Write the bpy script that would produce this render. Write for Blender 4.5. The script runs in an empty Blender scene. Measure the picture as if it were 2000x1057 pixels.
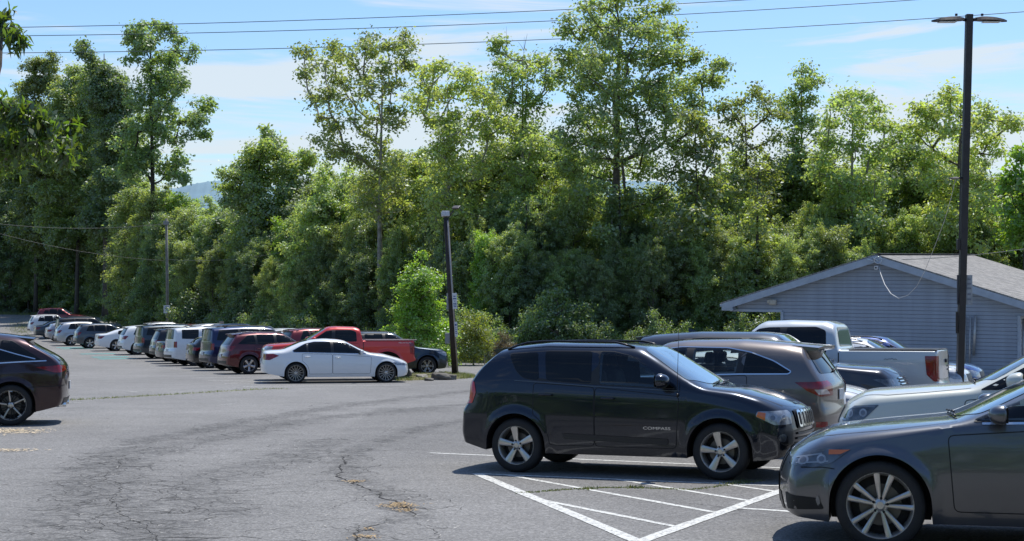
import bpy, bmesh, math, random
import numpy as np
from mathutils import Vector, Matrix
from mathutils.bvhtree import BVHTree
from mathutils.geometry import delaunay_2d_cdt

SC = bpy.context.scene
COL = SC.collection
R = math.radians
F = 2900.0            # focal length in photo pixels
CX, HY, H0, K = 1000.0, 500.0, 1.84, 0.0479   # lot falls away from the viewer by K
SLOPE = math.atan(K)

RISE = [(0,0),(62,0),(75,.03),(90,.28),(98,.38),(104,.5),(110,.66),(118,.86),(124,1.12),(133,1.5),(142,1.95),(150,2.5),(160,3.1),(175,3.7),(220,5.5),(400,12),(3000,40)]
_ry = np.linspace(0, 3000, 6001)
_rz = np.interp(_ry, [a for a,_ in RISE], [b for _,b in RISE])
_k = np.exp(-0.5*(np.arange(-14,15)/6.0)**2); _k /= _k.sum()
_rs = np.convolve(np.pad(_rz,14,mode='edge'), _k, 'valid')
def gz(y):
    y = np.asarray(y, float)
    return -K*np.minimum(y,400) + np.interp(y, _ry, _rs)
def G(px, py):        # a spot on the paved plane
    s = (py-639)/H0; D = F/s
    return ((px-CX)/s, D)
def at(px, py, D):
    return Vector(((px-CX)*D/F, D, H0+(HY-py)*D/F))

# ---------------------------------------------------------------- materials
MATS = {}
def nodes(m):
    m.use_nodes = True; nt = m.node_tree; nt.nodes.clear(); return nt
def pbr(name, col, rough=.5, metal=0., coat=0., spec=.5, ior=1.5, noise=None, bump=None, emit=None, coat_rough=.03):
    if name in MATS: return MATS[name]
    m = bpy.data.materials.new(name); nt = nodes(m)
    o = nt.nodes.new('ShaderNodeOutputMaterial'); p = nt.nodes.new('ShaderNodeBsdfPrincipled')
    nt.links.new(p.outputs[0], o.inputs[0])
    p.inputs['Base Color'].default_value = (*col, 1); p.inputs['Roughness'].default_value = rough
    p.inputs['Metallic'].default_value = metal; p.inputs['Coat Weight'].default_value = coat
    p.inputs['Coat Roughness'].default_value = coat_rough
    p.inputs['Specular IOR Level'].default_value = spec; p.inputs['IOR'].default_value = ior
    tc = nt.nodes.new('ShaderNodeTexCoord')
    if noise:
        sc, amt = noise
        n = nt.nodes.new('ShaderNodeTexNoise'); n.inputs['Scale'].default_value = sc; n.inputs['Detail'].default_value = 5
        nt.links.new(tc.outputs['Object'], n.inputs['Vector'])
        mr = nt.nodes.new('ShaderNodeMapRange'); mr.inputs[1].default_value=.25; mr.inputs[2].default_value=.75
        mr.inputs[3].default_value=1-amt; mr.inputs[4].default_value=1+amt
        nt.links.new(n.outputs[0], mr.inputs[0])
        mx = nt.nodes.new('ShaderNodeVectorMath'); mx.operation='SCALE'; mx.inputs[0].default_value=col
        nt.links.new(mr.outputs[0], mx.inputs['Scale']); nt.links.new(mx.outputs[0], p.inputs['Base Color'])
    if bump:
        sc, st = bump
        n = nt.nodes.new('ShaderNodeTexNoise'); n.inputs['Scale'].default_value = sc; n.inputs['Detail'].default_value = 6
        nt.links.new(tc.outputs['Object'], n.inputs['Vector'])
        b = nt.nodes.new('ShaderNodeBump'); b.inputs['Strength'].default_value = st; b.inputs['Distance'].default_value=.02
        nt.links.new(n.outputs[0], b.inputs['Height']); nt.links.new(b.outputs[0], p.inputs['Normal'])
    MATS[name] = m; return m

def paint(name, col, metal=.35, rough=.32):
    # car paint: dust film lowers and breaks the gloss
    if name in MATS: return MATS[name]
    m = bpy.data.materials.new(name); nt = nodes(m); N = nt.nodes.new; L = nt.links.new
    o = N('ShaderNodeOutputMaterial'); p = N('ShaderNodeBsdfPrincipled'); L(p.outputs[0], o.inputs[0])
    p.inputs['Metallic'].default_value = metal; p.inputs['Roughness'].default_value = rough
    p.inputs['Coat Weight'].default_value = 1.0; p.inputs['Specular IOR Level'].default_value=.25
    tc = N('ShaderNodeTexCoord'); n = N('ShaderNodeTexNoise'); n.inputs['Scale'].default_value = 2.3; n.inputs['Detail'].default_value = 6
    L(tc.outputs['Object'], n.inputs['Vector'])
    mr = N('ShaderNodeMapRange'); mr.inputs[1].default_value=.35; mr.inputs[2].default_value=.75; mr.inputs[3].default_value=.03; mr.inputs[4].default_value=.1
    L(n.outputs[0], mr.inputs[0]); L(mr.outputs[0], p.inputs['Coat Roughness'])
    # road dust low on the body
    sx = N('ShaderNodeSeparateXYZ'); L(tc.outputs['Object'], sx.inputs[0])
    dz = N('ShaderNodeMapRange'); dz.inputs[1].default_value=.75; dz.inputs[2].default_value=.15; dz.inputs[3].default_value=0; dz.inputs[4].default_value=.07
    L(sx.outputs[2], dz.inputs[0])
    mm = N('ShaderNodeMath'); mm.operation='MULTIPLY'; L(dz.outputs[0], mm.inputs[0]); L(n.outputs[0], mm.inputs[1])
    mx = N('ShaderNodeMix'); mx.data_type='RGBA'; mx.inputs[6].default_value=(*col,1); mx.inputs[7].default_value=(.22,.2,.17,1)
    L(mm.outputs[0], mx.inputs[0]); L(mx.outputs[2], p.inputs['Base Color'])
    MATS[name] = m; return m

GLASS = lambda: pbr('tinted_glass', (.008,.010,.012), .015, 0, 0, .4, 1.45, noise=(1.2,.5))
WGLASS = lambda: pbr('windshield_glass', (.07,.125,.175), .03, 0, 1, .8, 1.7, noise=(1.5,.3))  # blue base colour paints in the sky reflection
def _thin():
    if 'clear_tinted_glass' in MATS: return MATS['clear_tinted_glass']
    m=bpy.data.materials.new('clear_tinted_glass'); nt=nodes(m); N=nt.nodes.new; L=nt.links.new
    o=N('ShaderNodeOutputMaterial'); t=N('ShaderNodeBsdfTransparent'); t.inputs[0].default_value=(.76,.82,.79,1); g=N('ShaderNodeBsdfGlossy'); g.inputs['Roughness'].default_value=.015
    f=N('ShaderNodeFresnel'); f.inputs[0].default_value=1.55; mx=N('ShaderNodeMixShader'); L(f.outputs[0],mx.inputs[0]); L(t.outputs[0],mx.inputs[1]); L(g.outputs[0],mx.inputs[2]); L(mx.outputs[0],o.inputs[0])
    MATS['clear_tinted_glass']=m; return m
RUB = lambda: pbr('tyre_rubber', (.018,.018,.019), .75, noise=(9,.25), bump=(60,.2))
ALLOY = lambda: pbr('alloy', (.55,.53,.5), .33, .85, noise=(14,.1))
CHROME = lambda: pbr('chrome', (.75,.76,.78), .12, 1.)
PLAS = lambda: pbr('black_plastic', (.016,.016,.018), .45, noise=(12,.2))
DARK = lambda: pbr('dark_cavity', (.006,.006,.007), .7)
RED = lambda: pbr('red_lens', (.21,.004,.008), .1, 0, .6, noise=(9,.6))
LENS = lambda: pbr('headlamp_lens', (.30,.32,.34), .12, .35, 1, noise=(11,.55))
DLENS = lambda: pbr('dark_headlamp_lens', (.09,.10,.11), .08, .4, 1, noise=(10,.8))
AMB = lambda: pbr('amber_lens', (.6,.14,.02), .2, 0, 1)
PLATE = lambda: pbr('plate_white', (.55,.57,.6), .4)

# ---------------------------------------------------------------- object helpers
def setp(o, label=None, cat=None, group=None, kind=None):
    if label: o['label'] = label
    if cat: o['category'] = cat
    if group: o['group'] = group
    if kind: o['kind'] = kind
    return o
def empty(name, loc=(0,0,0), rotm=None, **kw):
    o = bpy.data.objects.new(name, None); COL.objects.link(o)
    o.empty_display_size = .2
    m = Matrix.Translation(loc)
    if rotm is not None: m = m @ rotm
    o.matrix_world = m
    return setp(o, **kw)
def link(name, me, mat, parent=None, smooth=True, **kw):
    o = bpy.data.objects.new(name, me); COL.objects.link(o)
    mats = mat if isinstance(mat,(list,tuple)) else [mat]
    if not me.materials:
        for m in mats: me.materials.append(m)
    if smooth: me.shade_smooth()
    if parent is not None: o.parent = parent
    return setp(o, **kw)
def pyd(name, v, f, mat, parent=None, smooth=True, **kw):
    me = bpy.data.meshes.new(name); me.from_pydata([tuple(map(float,a)) for a in v], [], f); me.update()
    return link(name, me, mat, parent, smooth, **kw)

class MB:
    "collects simple solids into one mesh"
    def __init__(s): s.v=[]; s.f=[]; s.m=[]
    def add(s, v, f, mi=0):
        o=len(s.v); s.v += [tuple(a) for a in v]; s.f += [tuple(i+o for i in a) for a in f]; s.m += [mi]*len(f); return s
    def box(s, c, d, rot=None, mi=0, bev=0):
        bm = bmesh.new(); bmesh.ops.create_cube(bm, size=1)
        bmesh.ops.scale(bm, vec=d, verts=bm.verts)
        if bev: bmesh.ops.bevel(bm, geom=bm.edges[:], offset=bev, segments=2, affect='EDGES', profile=.5)
        M = Matrix.Translation(c) @ (rot.to_4x4() if rot is not None else Matrix())
        bmesh.ops.transform(bm, matrix=M, verts=bm.verts)
        bm.verts.index_update()
        s.add([v.co[:] for v in bm.verts], [[v.index for v in f.verts] for f in bm.faces], mi); bm.free(); return s
    def tube(s, pts, rad, n=8, mi=0, cap=True):
        pts=[Vector(p) for p in pts]; rads = rad if isinstance(rad,(list,tuple)) else [rad]*len(pts)
        v=[]; f=[]; up=None
        for i,p in enumerate(pts):
            t=(pts[min(i+1,len(pts)-1)]-pts[max(i-1,0)]).normalized()
            if up is None: up = t.orthogonal().normalized()
            a=(up-t*up.dot(t))
            a = a.normalized() if a.length>1e-6 else t.orthogonal().normalized()
            up=a; b=t.cross(a)
            for k in range(n):
                w=2*math.pi*k/n; v.append(p+(a*math.cos(w)+b*math.sin(w))*rads[i])
        for i in range(len(pts)-1):
            for k in range(n):
                f.append((i*n+k, i*n+(k+1)%n, (i+1)*n+(k+1)%n, (i+1)*n+k))
        if cap:
            f.append(tuple(range(n-1,-1,-1))); f.append(tuple((len(pts)-1)*n+k for k in range(n)))
        return s.add(v,f,mi)
    def lathe(s, prof, n=32, axis='y', c=(0,0,0), mi=0):
        v=[]; f=[]; m=len(prof)
        for k in range(n):
            w=2*math.pi*k/n; cw,sw=math.cos(w),math.sin(w)
            for (r,h) in prof:
                if axis=='y': v.append((c[0]+r*cw, c[1]+h, c[2]+r*sw))
                elif axis=='z': v.append((c[0]+r*cw, c[1]+r*sw, c[2]+h))
                else: v.append((c[0]+h, c[1]+r*cw, c[2]+r*sw))
        for k in range(n):
            k2=(k+1)%n
            for j in range(m-1): f.append((k*m+j, k*m+j+1, k2*m+j+1, k2*m+j))
        return s.add(v,f,mi)
    def build(s, name, mat, parent=None, smooth=False, angle=None, **kw):
        me=bpy.data.meshes.new(name); me.from_pydata(s.v,[],s.f); 
        for m in (mat if isinstance(mat,(list,tuple)) else [mat]): me.materials.append(m)
        me.polygons.foreach_set('material_index', s.m); me.update()
        bm=bmesh.new(); bm.from_mesh(me); bmesh.ops.recalc_face_normals(bm, faces=bm.faces)
        if angle is not None:
            for e in bm.edges:
                if len(e.link_faces)==2 and e.calc_face_angle(0)>R(angle): e.smooth=False
        bm.to_mesh(me); bm.free()
        return link(name, me, mat, parent, smooth or angle is not None, **kw)

def text_mesh(name, body, size, mat, parent, M, extrude=.002, shear=0, sx=1, **kw):
    cu=bpy.data.curves.new(name,'FONT'); cu.body=body; cu.size=size; cu.extrude=extrude; cu.align_x='CENTER'; cu.align_y='CENTER'; cu.shear=shear
    cu.resolution_u=3
    t=bpy.data.objects.new(name+'_c',cu); COL.objects.link(t)
    dg=bpy.context.evaluated_depsgraph_get(); dg.update()
    me=bpy.data.meshes.new_from_object(t.evaluated_get(dg)); bpy.data.objects.remove(t)
    me.materials.clear(); me.transform(M @ Matrix.Diagonal((sx,1,1,1)))
    return link(name, me, mat, parent, False, **kw)
# ================================================================ vehicles
def curve(pts, sig=.05):
    xs=[p[0] for p in pts]; zs=[p[1] for p in pts]
    g=np.arange(xs[0]-.6, xs[-1]+.6, .01); z=np.interp(g,xs,zs)
    if sig>0:
        h=int(3*sig/.01); k=np.exp(-.5*(np.arange(-h,h+1)*.01/sig)**2); k/=k.sum()
        z=np.convolve(np.pad(z,h,mode='edge'),k,'valid')
    return lambda x: np.interp(x,g,z)
def arcl(P, n):
    d=np.concatenate([[0],np.cumsum(np.linalg.norm(np.diff(P,axis=0),axis=1))]); t=np.linspace(0,d[-1],n)
    return np.stack([np.interp(t,d,P[:,i]) for i in range(P.shape[1])],1)
def clip(poly, a, b, c):      # keep a*x+b*z<=c
    out=[]
    for i in range(len(poly)):
        p,q=poly[i],poly[(i+1)%len(poly)]; dp=a*p[0]+b*p[1]-c; dq=a*q[0]+b*q[1]-c
        if dp<=0: out.append(p)
        if dp*dq<0:
            t=dp/(dp-dq); out.append((p[0]+(q[0]-p[0])*t, p[1]+(q[1]-p[1])*t))
    return out
def roundp(poly, r, n=4):     # rounded corners
    out=[]; N=len(poly)
    for i in range(N):
        p=Vector(poly[i]); a=Vector(poly[i-1])-p; b=Vector(poly[(i+1)%N])-p
        if a.length<1e-5 or b.length<1e-5: continue
        rr=min(r,a.length*.45,b.length*.45); A=p+a.normalized()*rr; B=p+b.normalized()*rr
        for k in range(n+1):
            t=k/n; out.append(tuple(A*(1-t)**2+p*2*t*(1-t)+B*t*t))
    return out

class Shell:
    def __init__(s, sp, step=.04):
        s.sp=sp; wb,fo,ro,W,r,ra=sp['wb'],sp['fo'],sp['ro'],sp['W'],sp['r'],sp['ra']
        sig=sp.get('sig',.055)
        top=curve(sp['top'],sig); belt=curve(sp['belt'],.08); bot=curve(sp['bot'],.05)
        fr=curve(sp['front'],.03); rr=curve(sp['rear'],.03)
        s.top=top; s.belt=belt; s.bot=bot
        x0,x1=-ro,wb+fo; s.x0,s.x1=x0,x1
        xs=set(np.round(np.arange(x0,x1,step),4)); xs|={x1}
        rc=.07
        for d in (.0,.003,.009,.018,.03,.045,.06): xs|={x0+d, x1-d}
        for xw in (0,wb):
            for a in np.linspace(0,math.pi,int(26 if step<.06 else 16)): xs.add(xw+ra*math.cos(a))
            xs|={xw-ra-.004,xw+ra+.004}
        for e in sp.get('xs',[]): xs.add(e)
        xs=np.array(sorted(xs)); keep=[0]
        for i in range(1,len(xs)):
            if xs[i]-xs[keep[-1]]>.0025: keep.append(i)
        xs=xs[keep]; xs[-1]=x1
        nl=16 if step<.06 else 10; nu=18 if step<.06 else 12
        lo=sp.get('lo',[(0,.935),(.12,.965),(.4,.995),(.55,1.),(.8,.985),(1,.95)])
        lx=[a for a,_ in lo]; ly=[b for _,b in lo]
        sill=min(b for _,b in sp['bot'])
        tf=sp.get('tumble',.3)
        rings=[]; bots=[]
        for x in xs:
            zt=float(top(x)); zbl=min(float(belt(x)), zt-.035)
            zb=float(bot(x)); arch=False
            for xw in (0,wb):
                if abs(x-xw)<=ra+1e-6:
                    zb=max(zb, r+math.sqrt(max(0,ra*ra-(x-xw)**2)))
            zb=min(zb,zbl-.03)
            pl=1.0
            tF=max(0,(x-(x1-1.0))/1.0); tR=max(0,((x0+.9)-x)/.9)
            pl-= sp.get('tapf',.07)*tF**2 + sp.get('tapr',.05)*tR**2
            zz=np.linspace(zb,zbl,nl)
            hh=(zz-sill)/(float(belt(x))-sill)
            yy=W*pl*np.interp(hh,lx,ly)
            for xw in (0,wb):
                d=np.hypot(x-xw, zz-r); fw=sp.get('flw',.09); t=np.clip(1-(d-ra)/fw,0,1); yy=yy+sp.get('flare',.018)*t*t*(3-2*t)*(d<ra+fw)
            hu=zt-zbl; n=2.1+(sp.get('nr',4.6)-2.1)*min(1,hu/.4); 
            if sp.get('bed') and x<sp['bed']: n=6
            th=np.linspace(0,math.pi/2,90); c=np.cos(th)**(2/n); q=np.sin(th)**(2/n); c[-1]=0
            U=np.stack([c*(yy[-1]-tf*hu*q), zbl+hu*q],1); U=arcl(U,nu)
            Y=np.concatenate([yy,U[1:,0]]); Z=np.concatenate([zz,U[1:,1]])
            # rounded ends
            for d in (x-x0, x1-x):
                if d<rc:
                    ins=rc-math.sqrt(rc*rc-(rc-d)**2); Y=np.maximum(0,Y-ins*np.clip(Y/.1,0,1)); 
                    Zm=Z.min(); Z=np.where(Z>zbl, Z-ins*.6*(Z-zbl)/max(.05,hu), Z)+ins*.35*np.clip(1-(Z-Zm)/.2,0,1)
            # end deformation
            zoneR=np.interp(Z,[.6,1.0,1.3,1.7],[ -ra-.03, -ra+.1, .25, .55]) if sp.get('hatch',1) else np.full_like(Z,-ra-.03)
            zoneF=wb+ra+.03
            tR=np.clip((zoneR-x)/(zoneR-x0),0,1)**1.4; tF=max(0,min(1,(x-zoneF)/(x1-zoneF)))**1.4
            yr=np.clip(np.abs(Y)/W,0,1)
            X=x+tF*(fr(Z)-sp.get('swf',.2)*yr**2.6)+tR*(rr(Z)+sp.get('swr',.13)*yr**2.8)
            rings.append(np.stack([X,Y,Z],1))
        V=[]; Fc=[]; nr=nl+nu-1
        for rg in rings: V+= [tuple(p) for p in rg]
        S=len(rings)
        idx=lambda i,j:i*nr+j
        mats=[]
        for i in range(S-1):
            for j in range(nr-1): Fc.append((idx(i,j),idx(i+1,j),idx(i+1,j+1),idx(i,j+1))); mats.append(0)
        # caps
        nc=7
        for (i,sg) in ((0,-1),(S-1,1)):
            base=len(V); rg=rings[i]
            tab=[[idx(i,j)] for j in range(nr)]
            for j in range(nr-1):
                y,z=rg[j][1],rg[j][2]
                for k in range(1,nc+1):
                    yy=y*(1-k/nc); yr=min(1,abs(yy)/W); y0=min(1,abs(y)/W)
                    if sg<0: X=rg[j][0]+sp.get('swr',.13)*(yr**2.8-y0**2.8)
                    else: X=rg[j][0]-sp.get('swf',.2)*(yr**2.6-y0**2.6)
                    V.append((X,yy,z)); tab[j].append(len(V)-1)
            tab[nr-1]=[idx(i,nr-1)]*(nc+1)
            for j in range(nr-1):
                for k in range(nc):
                    q=(tab[j][k],tab[j][k+1],tab[j+1][k+1],tab[j+1][k])
                    if sg>0: pass
                    else: q=q[::-1]
                    q2=[]; [q2.append(a) for a in q if a not in q2]
                    Fc.append(tuple(q2)); mats.append(0)
        # mirror
        n0=len(V); V=np.array(V); Vm=V.copy(); Vm[:,1]*=-1
        Fm=[tuple(a+n0 for a in f[::-1]) for f in Fc]
        V=np.concatenate([V,Vm]); Fc=Fc+Fm; mats=mats+mats
        # underside: inner walls and tunnels
        b0=len(V); add=[]
        for i in range(S):
            X,Y,Z=V[idx(i,0)]
            add+=[(X,Y-.015,Z+.002),(X,.45*W if Y>.5*W else Y*.5,Z+.002),(X,-(.45*W if Y>.5*W else Y*.5),Z+.002),(X,-Y+.015,Z+.002)]
        V=np.concatenate([V,np.array(add)])
        for i in range(S-1):
            for k in range(3): Fc.append((b0+4*i+k,b0+4*i+k+1,b0+4*(i+1)+k+1,b0+4*(i+1)+k)); mats.append(1)
            Fc.append((idx(i,0),b0+4*i,b0+4*i+4,idx(i+1,0))); mats.append(1)
            Fc.append((n0+idx(i,0),n0+idx(i+1,0),b0+4*i+7,b0+4*i+3)); mats.append(1)
        me=bpy.data.meshes.new('body'); me.from_pydata([tuple(a) for a in V.tolist()],[],Fc)
        me.polygons.foreach_set('material_index',mats); me.update()
        bm=bmesh.new(); bm.from_mesh(me)
        bmesh.ops.remove_doubles(bm,verts=bm.verts,dist=.0006)
        bmesh.ops.recalc_face_normals(bm,faces=bm.faces)
        for e in bm.edges:
            if len(e.link_faces)==2 and (e.link_faces[0].material_index!=e.link_faces[1].material_index or e.calc_face_angle(0)>R(50)): e.smooth=False
        bm.to_mesh(me)
        # lookup uses outer paint faces only
        bmesh.ops.delete(bm,geom=[f for f in bm.faces if f.material_index==1],context='FACES')
        bmesh.ops.triangulate(bm,faces=bm.faces); bm.normal_update(); bm.verts.index_update()
        s.P=np.array([v.co[:] for v in bm.verts]); s.N=np.array([v.normal[:] for v in bm.verts])
        s.T=np.array([[v.index for v in f.verts] for f in bm.faces])
        s.bvh=BVHTree.FromPolygons(s.P.tolist(), s.T.tolist()); bm.free()
        s.me=me
    def cast(s, o, d):
        h,n,i,_=s.bvh.ray_cast(Vector(o),Vector(d))
        if h is None: h,n,i,_=s.bvh.find_nearest(Vector(o)+Vector(d)*2.2)
        a,b,c=s.P[s.T[i]]; v0=b-a; v1=c-a; v2=np.array(h)-a
        d00=v0@v0; d01=v0@v1; d11=v1@v1; d20=v2@v0; d21=v2@v1; den=d00*d11-d01*d01
        if abs(den)<1e-14: nn=np.array(n)
        else:
            v=(d11*d20-d01*d21)/den; w=(d00*d21-d01*d20)/den
            nn=s.N[s.T[i]].T@np.array([1-v-w,v,w])
        nn=Vector(nn).normalized()
        if nn.dot(Vector(d))>0: nn=-nn
        return Vector(h),nn
    def hit(s, mode, u, v):
        if mode in('L','R'):
            g=1 if mode=='L' else -1; return s.cast((u,g*2.2,v),(0,-g,0))
        if mode=='T': return s.cast((u,v,4),(0,0,-1))
        if mode=='F': return s.cast((s.x1+2,u,v),(-1,0,0))
        if mode=='B': return s.cast((s.x0-2,u,v),(1,0,0))
        # wrap around a corner: mode = (end, side); u = arc length from the centre line
        P,Nn=s.wrap(mode)
        L=np.concatenate([[0],np.cumsum(np.linalg.norm(np.diff(P,axis=0),axis=1))])
        x,y=np.interp(u,L,P[:,0]),np.interp(u,L,P[:,1]); nx,ny=np.interp(u,L,Nn[:,0]),np.interp(u,L,Nn[:,1])
        return s.cast((x+nx*.9,y+ny*.9,v),(-nx,-ny,0))
    _w=None
    def wrap(s, mode):
        if s._w is None: s._w={}
        if mode in s._w: return s._w[mode]
        end,side=mode; g=1 if side=='L' else -1; zz=s.sp.get('zwrap',.8)
        xc=s.x1-1.0 if end=='f' else s.x0+.9
        P=[]
        for a in np.linspace(0,R(100),60):
            dx=math.cos(a)*(1 if end=='f' else -1); dy=math.sin(a)*g
            h,n=s.cast((xc+dx*3,dy*3,zz),(-dx,-dy,0)); P.append((h.x,h.y))
        P=np.array(P); T=np.gradient(P,axis=0); T/=np.linalg.norm(T,axis=1)[:,None]+1e-9
        Nn=np.stack([T[:,1],-T[:,0]],1); Nn*=np.sign((Nn*(P-[xc,0])).sum(1))[:,None]
        s._w[mode]=(P,Nn); return s._w[mode]
    def patch(s, name, mode, poly, mat, parent, off=.004, res=.05, holes=(), **kw):
        # densify outline
        b=[]
        for i in range(len(poly)):
            p,q=poly[i],poly[(i+1)%len(poly)]; d=math.hypot(q[0]-p[0],q[1]-p[1]); n=max(1,int(math.ceil(d/res)))
            for k in range(n): b.append((p[0]+(q[0]-p[0])*k/n, p[1]+(q[1]-p[1])*k/n))
        loops=[list(range(len(b)))]; hb=[]
        for hp in holes:
            st=len(b)+len(hb); q_=[]
            for i in range(len(hp)):
                p,q=hp[i],hp[(i+1)%len(hp)]; n=max(1,int(math.ceil(math.hypot(q[0]-p[0],q[1]-p[1])/res)))
                for k in range(n): q_.append((p[0]+(q[0]-p[0])*k/n, p[1]+(q[1]-p[1])*k/n))
            hb+=q_; loops.append(list(range(st,st+len(q_))))
        us=[p[0] for p in b]; vs=[p[1] for p in b]; ins=[]
        def inside(x,y):
            c=False; j=len(b)-1
            for i in range(len(b)):
                if (b[i][1]>y)!=(b[j][1]>y) and x<(b[j][0]-b[i][0])*(y-b[i][1])/(b[j][1]-b[i][1])+b[i][0]: c=not c
                j=i
            return c
        B=np.array(b)
        for x in np.arange(min(us)+res*.5,max(us),res):
            for y in np.arange(min(vs)+res*.5,max(vs),res):
                if inside(x,y) and np.min(np.hypot(B[:,0]-x,B[:,1]-y))>res*.4: ins.append((x,y))
        if holes: ins=[]
        pts=[Vector(p) for p in b+hb+ins]
        vv,_,ff,*_=delaunay_2d_cdt(pts,[],loops,2 if holes else 1,1e-5)
        V=[];Nn=[]
        for p in vv:
            h,n=s.hit(mode,p.x,p.y); V.append(tuple(h+n*off)); Nn.append(n)
        Fo=[]
        for f in ff:
            a,c,e=[Vector(V[i]) for i in f[:3]]
            nf=(c-a).cross(e-a); Fo.append(tuple(f) if nf.dot(Nn[f[0]])>0 else tuple(f[::-1]))
        me=bpy.data.meshes.new(name); me.from_pydata(V,[],Fo); me.update()
        o=link(name,me,mat,parent,True,**kw)
        try: me.normals_split_custom_set_from_vertices([tuple(n) for n in Nn])
        except Exception: pass
        return o
    def ribbon(s, name, mode, pts, w, mat, parent, off=.0035, res=.05, closed=False, **kw):
        if closed: pts=list(pts)+[pts[0]]
        P=[]
        for i in range(len(pts)-1):
            p,q=pts[i],pts[i+1]; n=max(1,int(math.ceil(math.hypot(q[0]-p[0],q[1]-p[1])/res)))
            for k in range(n): P.append((p[0]+(q[0]-p[0])*k/n, p[1]+(q[1]-p[1])*k/n))
        P.append(pts[-1]); H=[s.hit(mode,*p) for p in P]; V=[];Fo=[]
        for i,(h,n) in enumerate(H):
            t=(H[min(i+1,len(H)-1)][0]-H[max(i-1,0)][0])
            if t.length<1e-6: t=Vector((1,0,0))
            b=n.cross(t.normalized()).normalized()*w/2
            V+=[h+n*off-b,h+n*off+b]
        for i in range(len(H)-1): Fo.append((2*i,2*i+2,2*i+3,2*i+1))
        return pyd(name,V,Fo,mat,parent,True,**kw)

# ---------------------------------------------------------------- wheels
WHEELS={}
def wheel_meshes(kind, r, w, rr, lod):
    key=(kind,r,w,rr,lod)
    if key in WHEELS: return WHEELS[key]
    n=48 if lod else 28; h=w/2
    tp=[(rr-.012,-h+.02),(rr-.004,-h+.005),(rr+.02,-h),(r-.04,-h+.004),(r-.014,-h+.018),(r-.003,-h+.045),(r,-h+.08),(r,h-.08),(r-.003,h-.045),(r-.014,h-.018),(r-.04,h-.004),(rr+.02,h),(rr-.004,h-.005),(rr-.012,h-.02)]
    ty=MB().lathe(tp,n); 
    if lod:
        for gy in (-.06,-.02,.02,.06):
            ty.lathe([(r+.0012,gy-.006),(r+.0015,gy),(r+.0012,gy+.006)],n)
    tyre=ty.build('tyre',RUB(),angle=40); 
    # face is at +h side
    rim=MB(); f=h-.012
    rim.lathe([(rr+.004,f-.004),(rr+.006,f+.006),(rr-.006,f+.006),(rr-.014,f-.004),(rr-.03,f-.03),(rr-.034,-h+.03)],n)
    hub=.055
    def spoke(a, w0, w1, z0=0, z1=0, tw=0, r0=hub*.8, r1=None, th=.025, mi=0):
        r1=r1 or rr-.012; K_=5; v=[]; fc=[]
        for k in range(K_+1):
            t=k/K_; rad=r0+(r1-r0)*t; ww=(w0+(w1-w0)*t)/2; an=a+tw*t
            zf=f-.028+.024*t**.7 - .0*t
            cx_,cz_=math.cos(an),math.sin(an); tx,tz=-cz_,cx_
            for (u,y) in ((-ww,zf-th),(-ww*.92,zf-.004),(-ww*.45,zf+.004),(ww*.45,zf+.004),(ww*.92,zf-.004),(ww,zf-th)):
                v.append((cx_*rad+tx*u, y, cz_*rad+tz*u))
        for k in range(K_):
            for j in range(5): fc.append((k*6+j,(k+1)*6+j,(k+1)*6+j+1,k*6+j+1))
        rim.add(v,fc,mi)
    d=math.pi*2
    if kind=='five':      # broad five spoke
        for i in range(5): spoke(d*i/5+R(90),.055,.1)
    elif kind=='five_split':   # ten spokes in pairs
        for i in range(5):
            for q in (-1,1): spoke(d*i/5+R(90)+q*R(13.5),.028,.052,r0=hub*.7)
    elif kind=='multi':
        for i in range(15): spoke(d*i/15,.017,.024)
    elif kind=='twist':
        for i in range(5):
            spoke(d*i/5+R(90),.04,.03,tw=R(0)); 
            spoke(d*i/5+R(105),.016,.02,tw=R(16),mi=1); spoke(d*i/5+R(122),.016,.02,tw=R(16),mi=1)
            rim.tube([( math.cos(d*i/5+R(90)+a)*(rr-.03),f-.012,math.sin(d*i/5+R(90)+a)*(rr-.03)) for a in np.linspace(0,R(14),4)],.011,6)
    elif kind=='six':
        for i in range(6):
            for q in (-1,1): spoke(d*i/6+q*R(7),.022,.03)
    else:
        for i in range(7): spoke(d*i/7,.045,.06)
    rim.lathe([(0,f-.012),(.03,f-.012),(.036,f-.018),(hub,f-.024),(hub+.012,f-.04),(hub+.01,f-.07)],24)
    if lod:
        for i in range(5):
            a=d*i/5+R(90); rim.lathe([(0,f-.012),(.0105,f-.012),(.012,f-.024)],8,c=(math.cos(a)*.047*1.25,0,math.sin(a)*.047*1.25),mi=1)
    rimo=rim.build('rim',[ALLOY(),DARK()],angle=35)
    br=MB(); br.lathe([(0,f-.1),(rr*.62,f-.1),(rr*.64,f-.11),(rr*.64,-h+.04)],n,mi=0); br.lathe([(rr*.6,f-.104),(rr-.035,f-.13)],n,mi=1)
    br.lathe([(.0,-h+.02),(rr-.02,-h+.02)],n,mi=1)
    bro=br.build('wheel',[pbr('brake_disc',(.12,.115,.11),.45,.7),DARK()],angle=35)
    out=(tyre.data,rimo.data,bro.data)
    for o in (tyre,rimo,bro): bpy.data.objects.remove(o)
    WHEELS[key]=out; return out
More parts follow.
